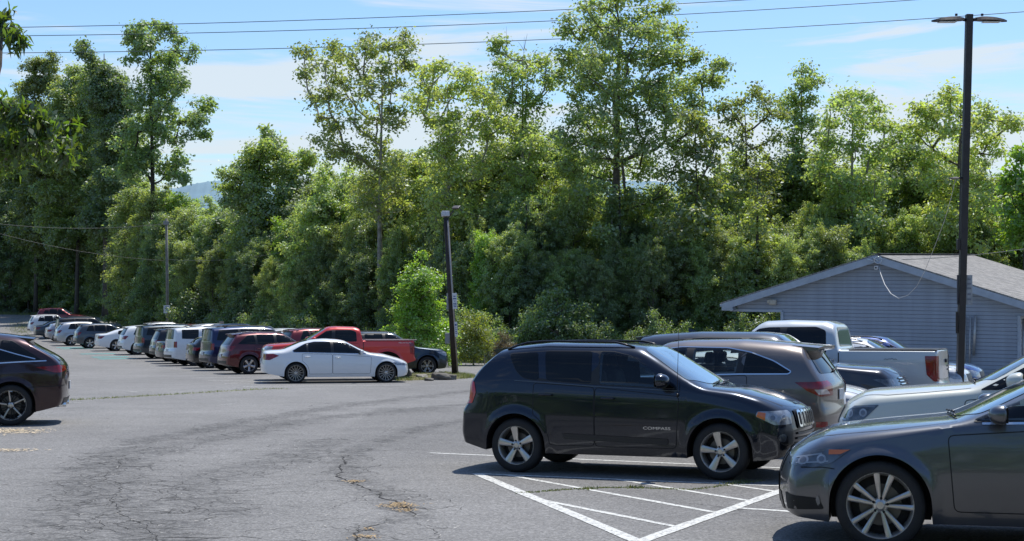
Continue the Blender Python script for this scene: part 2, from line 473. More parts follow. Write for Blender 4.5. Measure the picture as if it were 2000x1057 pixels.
def add_wheels(sp, parent, kind, lod, near, turn=0):
    r,rr,w=sp['r'],sp['rr'],sp.get('tw',.225)
    ty,ri,br=wheel_meshes(kind,r,w,rr,lod)
    for xw in (0,sp['wb']):
        for g in (1,-1):
            yc=(sp['W']-.015-w/2)*g
            o=bpy.data.objects.new('wheel',br); COL.objects.link(o); o.parent=parent
            o.location=(xw,yc,r-.006)
            o.rotation_euler=(0,R(random.uniform(0,70)) if kind!='twist' else R(8),0 if g>0 else math.pi)
            if xw>0 and turn: o.rotation_euler[2]+=turn
            for nm,me in (('tyre',ty),('rim',ri)):
                c=bpy.data.objects.new(nm,me); COL.objects.link(c); c.parent=o

def mirror_obj(sh, g, x, z, parent, mat, s=1., arm=.14, drop=False):
    h,n=sh.hit('L' if g>0 else 'R',x,z-.03)
    bm=bmesh.new(); bmesh.ops.create_uvsphere(bm,u_segments=20,v_segments=12,radius=1)
    for v in bm.verts:
        p=v.co; xx=p.x; 
        if xx<0: xx*=.35
        v.co=Vector((xx*.115*s, math.copysign(abs(p.y)**.8,p.y)*.115*s, math.copysign(abs(p.z)**.8,p.z)*.082*s))
    bmesh.ops.translate(bm,verts=bm.verts,vec=(h.x+.0,h.y+g*(arm+.03),z+.03))
    me=bpy.data.meshes.new('mirror'); bm.to_mesh(me); bm.free()
    o=link('mirror',me,mat,parent)
    MB().box((h.x-.03*s,h.y+g*(arm+.03),z+.03),(.012,.185*s,.125*s),bev=.004).build('mirror_glass',GLASS(),o)
    MB().tube([h-n*.02,(h.x,h.y+g*arm*.5,z-.02),(h.x+.01,h.y+g*arm,z-.0)],[.035,.028,.025],8).build('mirror_arm',PLAS(),o,smooth=True)
    return o

def build_car(name, label, cat, sp, color, X, Y, yaw, ref=(0,0), lod=1, wheel='five', group=None, near=None, extra=None, rails=0, turn=0, zoff=0):
    """sp: body description; ref: local ground point that stands at (X, Y)"""
    step=.04 if lod else .075
    c,s_=math.cos(yaw),math.sin(yaw)
    ox=X-(c*ref[0]-s_*ref[1]); oy=Y-(s_*ref[0]+c*ref[1])
    # slope of the ground along y here
    dy=.8; k=(float(gz(oy+dy))-float(gz(oy-dy)))/(2*dy)
    if oy>60: 
        dy=2.5; k=(float(gz(oy+dy))-float(gz(oy-dy)))/(2*dy)
    M=Matrix.Rotation(math.atan(k),4,'X')@Matrix.Rotation(yaw,4,'Z')
    # origin half-way between the axles
    mid=Vector((sp['wb']/2,0,0)); base=Vector((ox,oy,0))
    cw=Matrix.Rotation(yaw,3,'Z')@mid
    P=Vector((ox+cw.x,oy+cw.y,0)); P.z=float(gz(P.y))+.004+zoff
    car=empty(name,P,M,label=label,cat=cat,group=group)
    root=car
    sh=Shell(sp,step)
    pm=color; G_=GLASS()
    # shift meshes so that car origin is mid wheelbase
    piv=[]
    class Par: pass
    pr=bpy.data.objects  # (parts are built in rear-axle coordinates, then moved)
    before=set(COL.objects)
    if sp.get('open'):
        from mathutils.geometry import intersect_point_quad_2d
        def inpoly(pl,x,y):
            c=False; j=len(pl)-1
            for i in range(len(pl)):
                if (pl[i][1]>y)!=(pl[j][1]>y) and x<(pl[j][0]-pl[i][0])*(y-pl[i][1])/(pl[j][1]-pl[i][1])+pl[i][0]: c=not c
                j=i
            return c
        bm=bmesh.new(); bm.from_mesh(sh.me); kill=[]
        ow=[sp['windows'][i] for i in sp['open']]
        for f in bm.faces:
            if f.material_index!=0: continue
            vs_=[v.co for v in f.verts]
            if any(all(inpoly(wp,v.x,v.z) for v in vs_) for wp in ow) and min(abs(v.y) for v in vs_)>.3: kill.append(f)
            elif sp.get('open_ws') and min(v.z for v in vs_)>.8 and all(inpoly(sp['ws'],v.x,v.y) for v in vs_): kill.append(f)
        bmesh.ops.delete(bm,geom=kill,context='FACES'); bm.to_mesh(sh.me); bm.free()
        CL=_thin()
        SEAT=pbr('seat_fabric',(.03,.03,.032),.8,noise=(12,.3))
        for sx_ in sp.get('seats',(1.05,.1)):
            for sy in (.37,-.37):
                sz=.62 if sp.get('H_',1.65)>1.5 else .5
                MB().box((sx_-.08,sy,sz+.35),(.14,.48,.62),rot=Matrix.Rotation(R(-12),3,'Y'),bev=.05).box((sx_+.2,sy,sz),(.5,.5,.14),bev=.05).box((sx_-.17,sy,sz+.76),(.09,.26,.17),rot=Matrix.Rotation(R(-10),3,'Y'),bev=.035).build('seat',SEAT,root,smooth=True)
        wx_=sp.get('wheel_x',1.72)
        MB().tube([(wx_+.06*math.sin(a)*.4,-.0+.37+.18*math.cos(a),sz+.38+.17*math.sin(a)) for a in np.linspace(0,2*math.pi,22)],.014,6).tube([(wx_+.02,.37,sz+.38),(wx_+.3,.37,sz+.25)],.03,6).build('steering_wheel',PLAS(),root,smooth=True)
        MB().box((wx_+.38,0,sz+.2),(.42,1.3,.22),bev=.06).build('dashboard',PLAS(),root,smooth=True)
    body=link('body',sh.me,[pm,PLAS()],root)
    W=sp['W']; wb=sp['wb']; ra=sp['ra']; r=sp['r']
    res=.05 if lod else .11
    if sp.get('cladding'):
        for m in ('L','R'):
            z0=float(sh.bot(wb/2))+.01
            body_c=[(ra+.02,z0),(wb-ra-.02,z0),(wb-ra-.02,z0+sp['cladding']),(ra+.02,z0+sp['cladding'])]
            sh.patch('side_cladding',m,body_c,PLAS(),root,.006,res)
            for xw in (0,wb):
                a0=math.asin(max(-1,min(1,(z0+.02-r)/(ra+.05))))
                A=[(xw+(ra+.055)*math.cos(a),r+(ra+.055)*math.sin(a)) for a in np.linspace(a0,math.pi-a0,18)]
                I=[(xw+(ra+.002)*math.cos(a),r+(ra+.002)*math.sin(a)) for a in np.linspace(math.pi-a0*0,0,18)]
                I=[(x,z) for x,z in I if z>=r]
                A=[(x,z) for x,z in A if z>=r-.1]
                sh.patch('wheel_arch_trim',m,A+I,PLAS(),root,.008,res)
    doors=sp.get('doors',[]); windows=sp.get('windows',[])
    for m in ('L','R'):
        dobj=[]
        for dpoly in doors:
            d=sh.patch('door',m,roundp(dpoly,.05,3),pm,root,.0035,res)
            sh.ribbon('door_gap',m,roundp(dpoly,.05,3),sp.get('gapw',.009) if lod else .012,sp.get('gapm') or DARK(),d,.0042,res,closed=True)
            xs=[p[0] for p in dpoly]; x0=min(xs); zb=float(sh.belt((x0+max(xs))/2))
            hx=x0+.17; h1,n1=sh.hit(m,hx-.09,zb-sp.get('hdrop',.12)); h2,n2=sh.hit(m,hx+.09,zb-sp.get('hdrop',.12)-.003)
            MB().tube([h1+n1*.004,h1+n1*.035+Vector((.02,0,0)),h2+n2*.035-Vector((.02,0,0)),h2+n2*.004],[.012,.014,.014,.012],8).build('door_handle',sp.get('handle',pm),d,smooth=True)
            dobj.append(d)
        for wi,wp in enumerate(windows):
            wx=sum(p[0] for p in wp)/len(wp); par=root
            for d,dp in zip(dobj,doors):
                if min(p[0] for p in dp)-.12<wx<max(p[0] for p in dp)+.1: par=d; break
            sh.patch('window',m,roundp(wp,.035,3),CL if (sp.get('open') and wi in sp['open']) else G_,par,.005,res)
        if sp.get('frame'):
            fp=roundp(sp['frame'],.05,3)
            sh.patch('window_surround',m,fp,PLAS(),root,.003,res,holes=[roundp(sp['windows'][i],.03,2) for i in sp['open']] if sp.get('open') else ())
            if sp.get('trim') is not None:
                sh.ribbon('window_trim',m,fp,.018,sp['trim'],root,.007,res,closed=True)
        for bl in sp.get('bodylines',[]):
            sh.ribbon('body_crease',m,bl[0],bl[1],bl[2],root,.004,res)
        if sp.get('mirror'):
            mirror_obj(sh,1 if m=='L' else -1,*sp['mirror'],root,sp.get('mirror_mat',pm),s=sp.get('mirror_s',1.))
        if sp.get('head'):
            o=sh.patch('headlight',('f',m),roundp(sp['head'],.02,3),sp.get('head_mat',LENS()),root,.006,.04)
            if lod:
                for (u,v,rd) in sp.get('lamps',[]):
                    sh.patch('lamp',('f',m),[(u+rd*math.cos(a),v+rd*math.sin(a)) for a in np.linspace(0,2*math.pi,13)[:-1]],pbr('lamp_ring',(.34,.35,.37),.2,.5,noise=(20,.4)),o,.0075,.03)
                    sh.patch('lamp_bulb',('f',m),[(u+rd*.6*math.cos(a),v+rd*.6*math.sin(a)) for a in np.linspace(0,2*math.pi,11)[:-1]],pbr('projector',(.14,.15,.17),.05,.4,1),o,.010,.03)
            for q in sp.get('amber',[]): sh.patch('side_marker',('f',m),q,AMB(),o,.009,.04)
            for q in sp.get('headtrim',[]): sh.patch('reflector',('f',m),q,pbr('lamp_reflector',(.32,.34,.36),.2,.5),o,.008,.04)
        for q in sp.get('fog',[]): sh.patch('fog_light',('f',m),q[0],q[1],root,.006,.04)
        if sp.get('tail'):
            o=sh.patch('tail_light',('r',m),roundp(sp['tail'],.02,3),sp.get('tail_mat') or RED(),root,.008,.04)
            for q in sp.get('tailtrim',[]): sh.patch('tail_light_lens',('r',m),q[0],q[1],o,.011,.04)
        for q in sp.get('rearside',[]): sh.patch(q[0],('r',m),q[1],q[2],root,.007,.05)
        if sp.get('hoodline'):
            g=1 if m=='L' else -1
            sh.ribbon('hood_gap','T',[(x,y*g) for x,y in sp['hoodline']],.011 if lod else .016,DARK(),root,.003,res)
    if sp.get('ws'):
        sh.patch('windshield','T',roundp(sp['ws'],.06,4),sp.get('ws_mat') or WGLASS(),root,.004,res)
        if lod:
            (xb,yb)=sp['ws'][0]
            for yy in (-.42,.08):
                p=[sh.hit('T',xb-.02+.0*t-.05*t,yy+.5*t) for t in np.linspace(0,1,7)]
                MB().tube([h+n*(.02+.01*math.sin(3*i)) for i,(h,n) in enumerate(p)],.009,6).build('wiper',PLAS(),root,smooth=True)
    if sp.get('rw_top'): sh.patch('rear_window','T',roundp(sp['rw_top'],.05,4),G_,root,.004,res)
    if sp.get('rw'): 
        sh.patch('rear_window','B',roundp(sp['rw'],.05,4),G_,root,.005,res)
    if sp.get('spoiler'):
        zt=float(sh.top(sh.x0+.1)); y0,dx,th=sp['spoiler']
        q=[sh.hit('B',yy,zt-.1) for yy in np.linspace(-y0,y0,9)]
        v=[];f=[]
        for i,(h,n) in enumerate(q):
            hx=h.x; e=1-.25*(abs(i-4)/4)**2
            zz=sh.hit('T',hx+.22,h.y)[0].z+.004
            v+=[(hx+.22,h.y,zz),(hx-dx*e,h.y,zz-.035),(hx-dx*e,h.y,zz-.035-th),(hx+.03,h.y,zz-.1)]
        for i in range(8):
            for k in range(3): f.append((4*i+k,4*i+k+1,4*i+4+k+1,4*i+4+k))
        f+= [(0,1,2,3),(35,34,33,32)]
        sp_o=pyd('spoiler',v,f,sp.get('spoiler_mat',pm),root,False)
    for q in sp.get('frontp',[]): sh.patch(q[0],'F',q[1],q[2],root,q[3] if len(q)>3 else .006,.05)
    for q in sp.get('rearp',[]): sh.patch(q[0],'B',q[1],q[2],root,q[3] if len(q)>3 else .006,.05)
    for q in sp.get('topp',[]): sh.patch(q[0],'T',q[1],q[2],root,q[3] if len(q)>3 else .006,.08)
    if sp.get('plate'):
        z=sp['plate']; h,n=sh.hit('B',0,z)
        MB().box((h.x-.012,0,z),(.012,.305,.155),bev=.004).build('license_plate',PLATE(),root)
    if rails:
        y0=sp.get('raily',.62)
        for g in (1,-1):
            xa,xb=sp['rail']; pts=[]
            for i,t in enumerate(np.linspace(0,1,14)):
                x=xa+(xb-xa)*t; h,n=sh.hit('T',x,g*(y0-.02*t)); up=.045*min(1,t*7,(1-t)*7)
                pts.append(h+Vector((0,0,up+.008)))
            MB().tube(pts,.014,8).build('roof_rail',sp.get('rail_mat',PLAS()),root,smooth=True)
    if sp.get('exhaust'):
        for g in (1,-1):
            h,n=sh.hit('B',g*.55,sp['exhaust']+.06)
            MB().lathe([(.0,.02),(.032,.02),(.036,-.11),(.042,-.12),(.042,.1),(0,.1)],16,axis='x',c=(h.x+.09,g*.55,sp['exhaust'])).build('exhaust_tip',CHROME(),root,smooth=True)
    add_wheels(sp,root,wheel,lod,near,turn)
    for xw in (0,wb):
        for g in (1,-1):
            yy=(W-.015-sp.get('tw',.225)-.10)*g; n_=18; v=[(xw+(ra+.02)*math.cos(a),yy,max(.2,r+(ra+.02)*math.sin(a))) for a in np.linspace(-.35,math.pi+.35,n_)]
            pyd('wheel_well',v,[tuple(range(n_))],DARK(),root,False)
    if extra: extra(sh,root)
    # move rear-axle coordinates to mid wheelbase
    for o in set(COL.objects)-before:
        if o.parent is root: o.location.x-=wb/2
    return car
def pieces(dlo, pillars, inset=.03):
    "cut the side glass outline by slanted pillars given as (x at z0, z0, x at z1, z1, half width), front to back"
    def shrink(p):
        c=(sum(a[0] for a in p)/len(p), sum(a[1] for a in p)/len(p)); out=[]
        w=max(a[0] for a in p)-min(a[0] for a in p); h=max(a[1] for a in p)-min(a[1] for a in p)
        return [(c[0]+(a[0]-c[0])*(1-2*inset/max(w,.1)), c[1]+(a[1]-c[1])*(1-2*inset/max(h,.1))) for a in p]
    res=[]; rem=dlo
    for (xa,za,xb,zb,hw) in pillars:
        a=(zb-za); b=-(xb-xa); L=math.hypot(a,b); a/=L; b/=L; 
        if a<0: a,b=-a,-b
        c=a*xa+b*za
        front=clip(rem,-a,-b,-(c+hw)); rem=clip(rem,a,b,c-hw)
        if len(front)>2: res.append(shrink(front))
    if len(rem)>2: res.append(shrink(rem))
    return res
def rdoor(xb, xc, zs, zt_b, zt_c, r, ra, g=.06):
    R_=ra+g; pts=[(xb,zs)]
    a0=math.asin(max(-1,min(1,(zs-r)/R_))); xa=R_*math.cos(a0)
    a1=math.acos(max(-1,min(1,xc/R_))) if xc<R_ else a0
    for a in np.linspace(a0,a1,8): pts.append((R_*math.cos(a), r+R_*math.sin(a)))
    if xc>=R_: pts[-1]=(xc,zs+.1)
    pts+= [(xc,zt_c),(xb,zt_b)]
    out=[]
    for p in pts:
        if not out or math.hypot(p[0]-out[-1][0],p[1]-out[-1][1])>.01: out.append(p)
    return out

def suv(wb=2.7,fo=.92,ro=.95,W=.92,H=1.68,r=.36,rr=.24,hood=1.08,nose=.95,br=1.12,bf=1.04,wst=1.45,wsb=2.3,hatch=.42,
        dl=-.25,du=-.05,pB=1.08,pC=.32,lift=0,**kw):
    ra=r+.055
    top=[(-ro,H-.09),(-ro+.35,H-.05),(.3,H),(wst-.3,H-.01),(wst,H-.045),(wsb,hood),(wsb+.4,hood-.03),(wb+fo-.3,nose+.07),(wb+fo-.1,nose+.01),(wb+fo,nose-.05)]
    sp=dict(wb=wb,fo=fo,ro=ro,W=W,r=r,rr=rr,ra=ra,top=top,
        belt=[(-ro,br+.02),(0,br),(pB,(br+bf)/2),(wsb,bf),(wb+.2,bf-.1),(wb+fo,nose-.14)],
        bot=[(-ro,.36+lift),(-ra,.27+lift),(ra,.25+lift),(wb-ra,.25+lift),(wb+ra,.24+lift),(wb+fo,.27+lift)],
        rear=[(.2,.1),(.42,.0),(.7,.0),(.82,.05),(br-.12,.08),(br,.12),(H-.05,hatch),(H+.1,hatch)],
        front=[(.2,-.1),(.4,0),(.6,0),(.8,-.04),(1.0,-.14),(1.2,-.3)])
    tz=curve(top,.05)
    dlo=[(wsb-.05,bf+.035),(wst+.02,H-.16),(wst-.25,H-.115),(.5,H-.105),(du,H-.15),(dl,br+.05),(pC,br+.035),(pB,(br+bf)/2+.035)]
    if 'dlo' in kw: dlo=kw.pop('dlo')
    sp['frame']=dlo
    sp['windows']=pieces(dlo,[(pB,br,pB-.03,H,.045),(pC,br,pC-.07,H,.04)],.012)
    zs=.36+lift; 
    sp['doors']=[[(pB,zs),(wb-ra-.14,zs),(wb-ra-.1,bf-.06),(pB,(br+bf)/2-.005)], rdoor(pB-.012,pC-.12,zs,(br+bf)/2-.005,br-.0,r,ra)]
    sp['ws']=[(wsb+.05,.0),(wsb-.04,.45),(wsb-.2,.76),(wst+.04,.6),(wst-.03,.0),(wst+.04,-.6),(wsb-.2,-.76),(wsb-.04,-.45)]
    sp['rw']=[(-.68,br+.03),(.68,br+.03),(.58,H-.15),(-.58,H-.15)]
    sp['head']=[(.5,nose-.22),(.95,nose-.2),(1.22,nose-.05),(.8,nose-.06),(.52,nose-.12)]
    sp['lamps']=[(.66,nose-.15,.05),(.84,nose-.13,.05)]
    sp['tail']=[(.56,br-.2),(.95,br-.22),(1.12,br-.02),(.6,br-.03)]
    sp['mirror']=(wsb-.32,bf+.08)
    sp['hoodline']=[(wsb+.02,W-.15),(wsb+.5,W-.13),(wb+.3,W-.15),(wb+fo-.2,W-.3)]
    sp['plate']=.72; sp['rail']=(-.35,wst-.05)
    sp['frontp']=[('grille',[(-.42,nose-.3),(.42,nose-.3),(.46,nose-.1),(-.46,nose-.1)],PLAS()),('air_intake',[(-.5,.34),(.5,.34),(.44,.5),(-.44,.5)],PLAS())]
    sp['rearp']=[('bumper_trim',[(-.7,.40+lift),(.7,.40+lift),(.7,.52+lift),(-.7,.52+lift)],PLAS())]
    sp['spoiler']=(.56,.13,.015)
    sp.update(kw); return sp

def sedan(wb=2.85,fo=.87,ro=1.1,W=.92,H=1.46,r=.335,rr=.235,hood=.98,nose=.76,deck=1.08,tailz=1.05,br=.97,bf=.93,wst=1.55,wsb=2.35,rt=.45,rb=-.35,
          pB=1.13,pC=.28,dl=-.1,**kw):
    ra=r+.04
    top=[(-ro,tailz),(-ro+.2,deck),(rb,deck+.02),(rt-.35,H-.12),(rt,H-.04),(.95,H),(wst-.2,H-.03),(wst,H-.07),(wsb,hood),(wsb+.5,hood-.05),(wb+.35,nose+.1),(wb+fo-.1,nose),(wb+fo,nose-.08)]
    if rt>.3: pass
    sp=dict(wb=wb,fo=fo,ro=ro,W=W,r=r,rr=rr,ra=ra,top=top,hatch=0,
        belt=[(-ro,br-.02),(0,br),(pB,(br+bf)/2+.01),(wsb,bf),(wb+.1,bf-.13),(wb+fo,nose-.16)],
        bot=[(-ro,.32),(-ra,.22),(ra,.2),(wb-ra,.2),(wb+ra,.19),(wb+fo,.22)],
        rear=[(.2,.14),(.4,.02),(.6,0),(.85,.04),(1.05,.06),(1.2,.1)],
        front=[(.15,-.12),(.3,-.01),(.45,0),(.62,-.03),(.8,-.14),(1.,-.3)])
    dlo=[(wsb-.1,bf+.03),(wst+.03,H-.155),(wst-.3,H-.105),(.6,H-.105),(rt-.2,H-.17),(dl,br+.1),(dl+.05,br+.045),(pB,(br+bf)/2+.035)]
    if 'dlo' in kw: dlo=kw.pop('dlo')
    sp['frame']=dlo
    sp['windows']=pieces(dlo,[(pB,br,pB-.03,H,.04),(pC,br,pC-.02,H,.02)],.012)
    zs=.3
    sp['doors']=[[(pB,zs),(wb-ra-.16,zs),(wb-ra-.12,bf-.07),(pB,(br+bf)/2)], rdoor(pB-.012,pC-.18,zs,(br+bf)/2,br,r,ra)]
    sp['ws']=[(wsb+.06,.0),(wsb-.02,.45),(wsb-.16,.72),(wst+.04,.56),(wst-.05,.0),(wst+.04,-.56),(wsb-.16,-.72),(wsb-.02,-.45)]
    sp['rw_top']=[(rb+.05,.5),(rb+.02,0),(rb+.05,-.5),(rt-.12,-.48),(rt-.04,0),(rt-.12,.48)]
    sp['head']=[(.55,nose-.2),(.95,nose-.17),(1.25,nose-.0),(.85,nose-.05)]
    sp['lamps']=[(.72,nose-.13,.045),(.9,nose-.11,.045)]
    sp['tail']=[(.55,br-.2),(.98,br-.22),(1.2,br-.05),(.6,br-.06)]
    sp['mirror']=(wsb-.32,bf+.07); sp['mirror_s']=.9
    sp['hoodline']=[(wsb+.02,W-.16),(wsb+.5,W-.14),(wb+.3,W-.18),(wb+fo-.2,W-.34)]
    sp['plate']=.72; sp['hdrop']=.1
    sp['frontp']=[('grille',[(-.38,nose-.26),(.38,nose-.26),(.4,nose-.1),(-.4,nose-.1)],PLAS()),('air_intake',[(-.6,.25),(.6,.25),(.5,.38),(-.5,.38)],PLAS())]
    sp.update(kw); return sp

def pickup(wb=3.6,fo=.95,ro=1.2,W=.98,H=1.88,r=.4,rr=.24,hood=1.2,nose=1.12,rail=1.33,cb=.62,wst=2.2,wsb=2.95,belt_=1.22,**kw):
    ra=r+.08
    top=[(-ro,rail),(cb-.05,rail),(cb,rail),(cb+.06,H-.09),(cb+.25,H-.02),(cb+.9,H),(wst-.1,H-.02),(wst,H-.06),(wsb,hood+.03),(wsb+.3,hood+.01),(wb+fo-.25,nose+.05),(wb+fo-.05,nose),(wb+fo,nose-.05)]
    cl=.15
    sp=dict(wb=wb,fo=fo,ro=ro,W=W,r=r,rr=rr,ra=ra,top=top,hatch=0,sig=.025,bed=cb-.02,nr=6,tumble=.22,
        xs=[cb+d for d in (-.06,-.04,-.02,-.01,0,.01,.02,.03,.04,.05,.06,.08,.1,.14)],
        belt=[(-ro,rail-.03),(cb,rail-.03),(cb+.3,belt_),(wsb,belt_-.04),(wb+fo,nose-.14)],
        bot=[(-ro,.52+cl),(-ra,.36+cl),(ra,.32+cl),(wb-ra,.32+cl),(wb+ra,.3+cl),(wb+fo,.3+cl)],
        rear=[(.3,.05),(.6,.0),(.75,0),(.78,.04),(1.4,.05)],
        front=[(.3,-.08),(.5,0),(.8,0),(1.1,-.05),(1.2,-.1)],swr=.05,swf=.14,tapr=.0,
        lo=[(0,.95),(.15,.98),(.5,1.),(.8,.995),(1,.975)],flare=.03)
    pB=cb+1.02
    dlo=[(wsb-.14,belt_+.035),(wst+.0,H-.17),(wst-.2,H-.14),(cb+.4,H-.13),(cb+.22,H-.2),(cb+.2,belt_+.06)]
    sp['frame']=dlo
    sp['windows']=pieces(dlo,[(pB,1.1,pB-.02,H,.05)],.012)
    zs=.5+cl*.6
    sp['doors']=[[(pB,zs),(wb-ra-.12,zs),(wb-ra-.06,belt_-.05),(pB,belt_-.01)], [(pB-.012,zs),(cb+.16,zs),(cb+.12,belt_-.01),(pB-.012,belt_-.01)]]
    sp['bodylines']=[([(cb-.02,rail-.02),(cb-.02,.5+cl)],.02,DARK())]
    sp['ws']=[(wsb+.04,.0),(wsb-.02,.5),(wsb-.12,.76),(wst+.05,.66),(wst-.02,.0),(wst+.05,-.66),(wsb-.12,-.76),(wsb-.02,-.5)]
    sp['rw']=[(-.66,rail+.05),(.66,rail+.05),(.6,H-.14),(-.6,H-.14)]
    sp['head']=[(.55,nose-.25),(.98,nose-.23),(1.12,nose-.02),(.58,nose-.03)]
    sp['lamps']=[(.72,nose-.13,.06)]
    sp['tail']=[(.86,rail-.5),(1.06,rail-.48),(1.1,rail-.08),(.86,rail-.08)]
    sp['mirror']=(wsb-.32,belt_+.1); sp['mirror_s']=1.2
    sp['hoodline']=[(wsb+.02,W-.16),(wsb+.5,W-.14),(wb+.3,W-.15),(wb+fo-.1,W-.2)]
    sp['plate']=.62
    sp['topp']=[('bed_cover',[(-ro+.1,-.82),(cb-.12,-.82),(cb-.12,.82),(-ro+.1,.82)],PLAS(),.012)]
    sp['frontp']=[('grille',[(-.55,nose-.35),(.55,nose-.35),(.58,nose-.08),(-.58,nose-.08)],CHROME())]
    sp['rearp']=[('rear_bumper',[(-.85,.5+cl*.6),(.85,.5+cl*.6),(.85,.72),(-.85,.72)],CHROME(),.02)]
    sp['zwrap']=.95
    sp.update(kw); return sp

def scaled(sp,k):
    "the same body drawn k times larger"
    def f(v,key=None):
        if isinstance(v,bool): return v
        if isinstance(v,(int,float)): return v*k
        if isinstance(v,(list,tuple)): return type(v)(f(x) if not isinstance(x,(str,bpy.types.Material)) and x is not None else x for x in v)
        return v
    out={}
    for a,v in sp.items():
        out[a]= v if a in ('tapf','tapr','nr','tumble','hatch','lo','xs','open','open_ws','mirror_s','sig','trim','gapw','gapm','ws_mat','tail_mat','H_','seats') else f(v)
    return out
# ================================================================ cars of this scene
def on(px, D): return ((px-CX)*D/F, D)

P_COMP = paint('paint_black_blue',(.014,.019,.031),.8,.26)
P_LEX  = paint('paint_graphite',(.115,.12,.132),.85,.33)
P_RX   = paint('paint_burgundy',(.032,.013,.017),.6,.3)
P_SOR  = paint('paint_brown_grey',(.165,.145,.135),.7,.34)
P_EXP  = paint('paint_dark_blue_grey',(.03,.034,.045),.5,.3)
P_WHT  = paint('paint_white',(.72,.74,.75),.0,.35)
P_PRL  = paint('paint_pearl',(.60,.62,.56),.1,.35)
P_SIL  = paint('paint_silver',(.45,.46,.48),.6,.35)
P_RED  = paint('paint_red',(.52,.035,.028),.2,.32)
P_DRD  = paint('paint_dark_red',(.17,.018,.022),.4,.3)
P_NVY  = paint('paint_navy',(.011,.019,.07),.4,.3)
P_BLU  = paint('paint_blue',(.018,.05,.20),.3,.3)
P_DBL  = paint('paint_steel_blue',(.02,.035,.055),.5,.3)
P_BLK  = paint('paint_black',(.008,.008,.01),.2,.3)
P_GRY  = paint('paint_grey',(.055,.065,.08),.5,.32)
P_SLT  = paint('paint_slate',(.03,.045,.06),.4,.32)

random.seed(4)
def compass_extra(sh, root):
    nz=.855
    # seven slot grille in chrome frames
    g=sh.patch('grille','F',roundp([(-.47,nz-.24),(.47,nz-.24),(.5,nz-.02),(-.5,nz-.02)],.03),PLAS(),root,.012,.05)
    for i in range(7):
        y=(i-3)*.132
        sh.patch('grille_slot_frame','F',roundp([(y-.055,nz-.225),(y+.055,nz-.225),(y+.055,nz-.03),(y-.055,nz-.03)],.03),CHROME(),g,.03,.05)
        sh.patch('grille_slot','F',roundp([(y-.032,nz-.2),(y+.032,nz-.2),(y+.032,nz-.055),(y-.032,nz-.055)],.025),DARK(),g,.033,.05)
    for (z,w) in ((.56,.5),(.50,.52)):
        sh.patch('grille_bar','F',[(-w,z-.014),(w,z-.014),(w,z+.014),(-w,z+.014)],pbr('bumper_grey',(.1,.1,.105),.4),root,.02,.05)
    h,n=sh.hit('R',2.12,.99)
    MB().tube([h-Vector((0,-.01,0)),h+Vector((0,-.03,.03))],.014,8).tube([h+Vector((0,-.03,.03)),h+Vector((.03,-.04,.82))],.0035,5).build('antenna',PLAS(),root,smooth=True)
    # side lettering
    for m,g_ in (('R',-1),('L',1)):
        h,n=sh.hit(m,1.86,.60)
        M=Matrix.Translation(h+n*.009)@Matrix(((g_*-1,0,0,0),(0,0,n.y,0),(0,1,0,0),(0,0,0,1)))
        text_mesh('nameplate','COMPASS',.050,CHROME(),root,M,.002,sx=1.6)
    for m in 'RL':
        sh.patch('side_moulding',m,roundp([(.66,.44),(2.0,.40),(2.0,.475),(.62,.51)],.02),PLAS(),root,.016,.05)
    for m in 'RL': sh.ribbon('window_seal',m,[(-.02,1.155),(.2,1.145),(1.06,1.095),(2.14,1.055)],.012,pbr('seal_grey',(.10,.11,.12),.3,.6),root,.008)
    sh.patch('hood_badge','T',roundp([(3.36,-.08),(3.4,-.08),(3.4,.08),(3.36,.08)],.01),CHROME(),root,.01,.03)

compass=suv(flare=.026,flw=.12,nr=6,tumble=.25,lo=[(0,.95),(.15,.975),(.5,1.),(.85,.99),(1,.965)],wb=2.635,fo=.905,ro=.87,W=.88,H=1.64,r=.345,rr=.247,hood=1.12,nose=.90,br=1.13,bf=1.05,wst=1.60,wsb=2.42,hatch=.62,pB=1.06,pC=.36,
    dlo=[(2.10,1.075),(1.52,1.475),(1.25,1.535),(.4,1.535),(-.14,1.50),(-.02,1.28),(.08,1.19),(.2,1.165),(1.06,1.115)],
    rear=[(.2,.12),(.36,.03),(.5,.0),(.8,.02),(.86,.10),(1.14,.13),(1.3,.25),(1.6,.60),(1.8,.64)],
    head=[(.60,.68),(.86,.67),(1.08,.77),(1.06,.83),(.62,.84),(.58,.80)],lamps=[(.74,.755,.05),(.88,.755,.05)],
    amber=[[(.97,.725),(1.07,.77),(1.05,.825),(.96,.81)]],gapm=pbr('gap_soft',(.002,.002,.003),.6),
    tail=[(.74,.84),(.95,.86),(1.0,1.0),(.96,1.14),(.80,1.15),(.74,1.1)],handle=P_COMP,
    frontp=[('air_intake',[(-.62,.33),(.62,.33),(.55,.46),(-.55,.46)],PLAS())],mirror=(1.93,1.15),mirror_s=1.1,rail_mat=pbr('dark_rail',(.03,.03,.035),.25,.6),
    fog=[([(.78+.05*math.cos(a),.52+.05*math.sin(a)) for a in np.linspace(0,6.28,14)[:-1]],DLENS())],plate=.82,open=[0],tail_mat=pbr('bright_red_lens',(.5,.01,.015),.12,0,1,noise=(9,.3)),spoiler=(.5,.07,.012),rail=(-.2,1.5))
x,y=on(1006,18.75)
build_car('compact_suv','black compact SUV with chrome slotted grille, parked beside the hatched lines','SUV',compass,P_COMP,x,y,R(-22),ref=(0,-.88),lod=1,wheel='five',extra=compass_extra,rails=1)

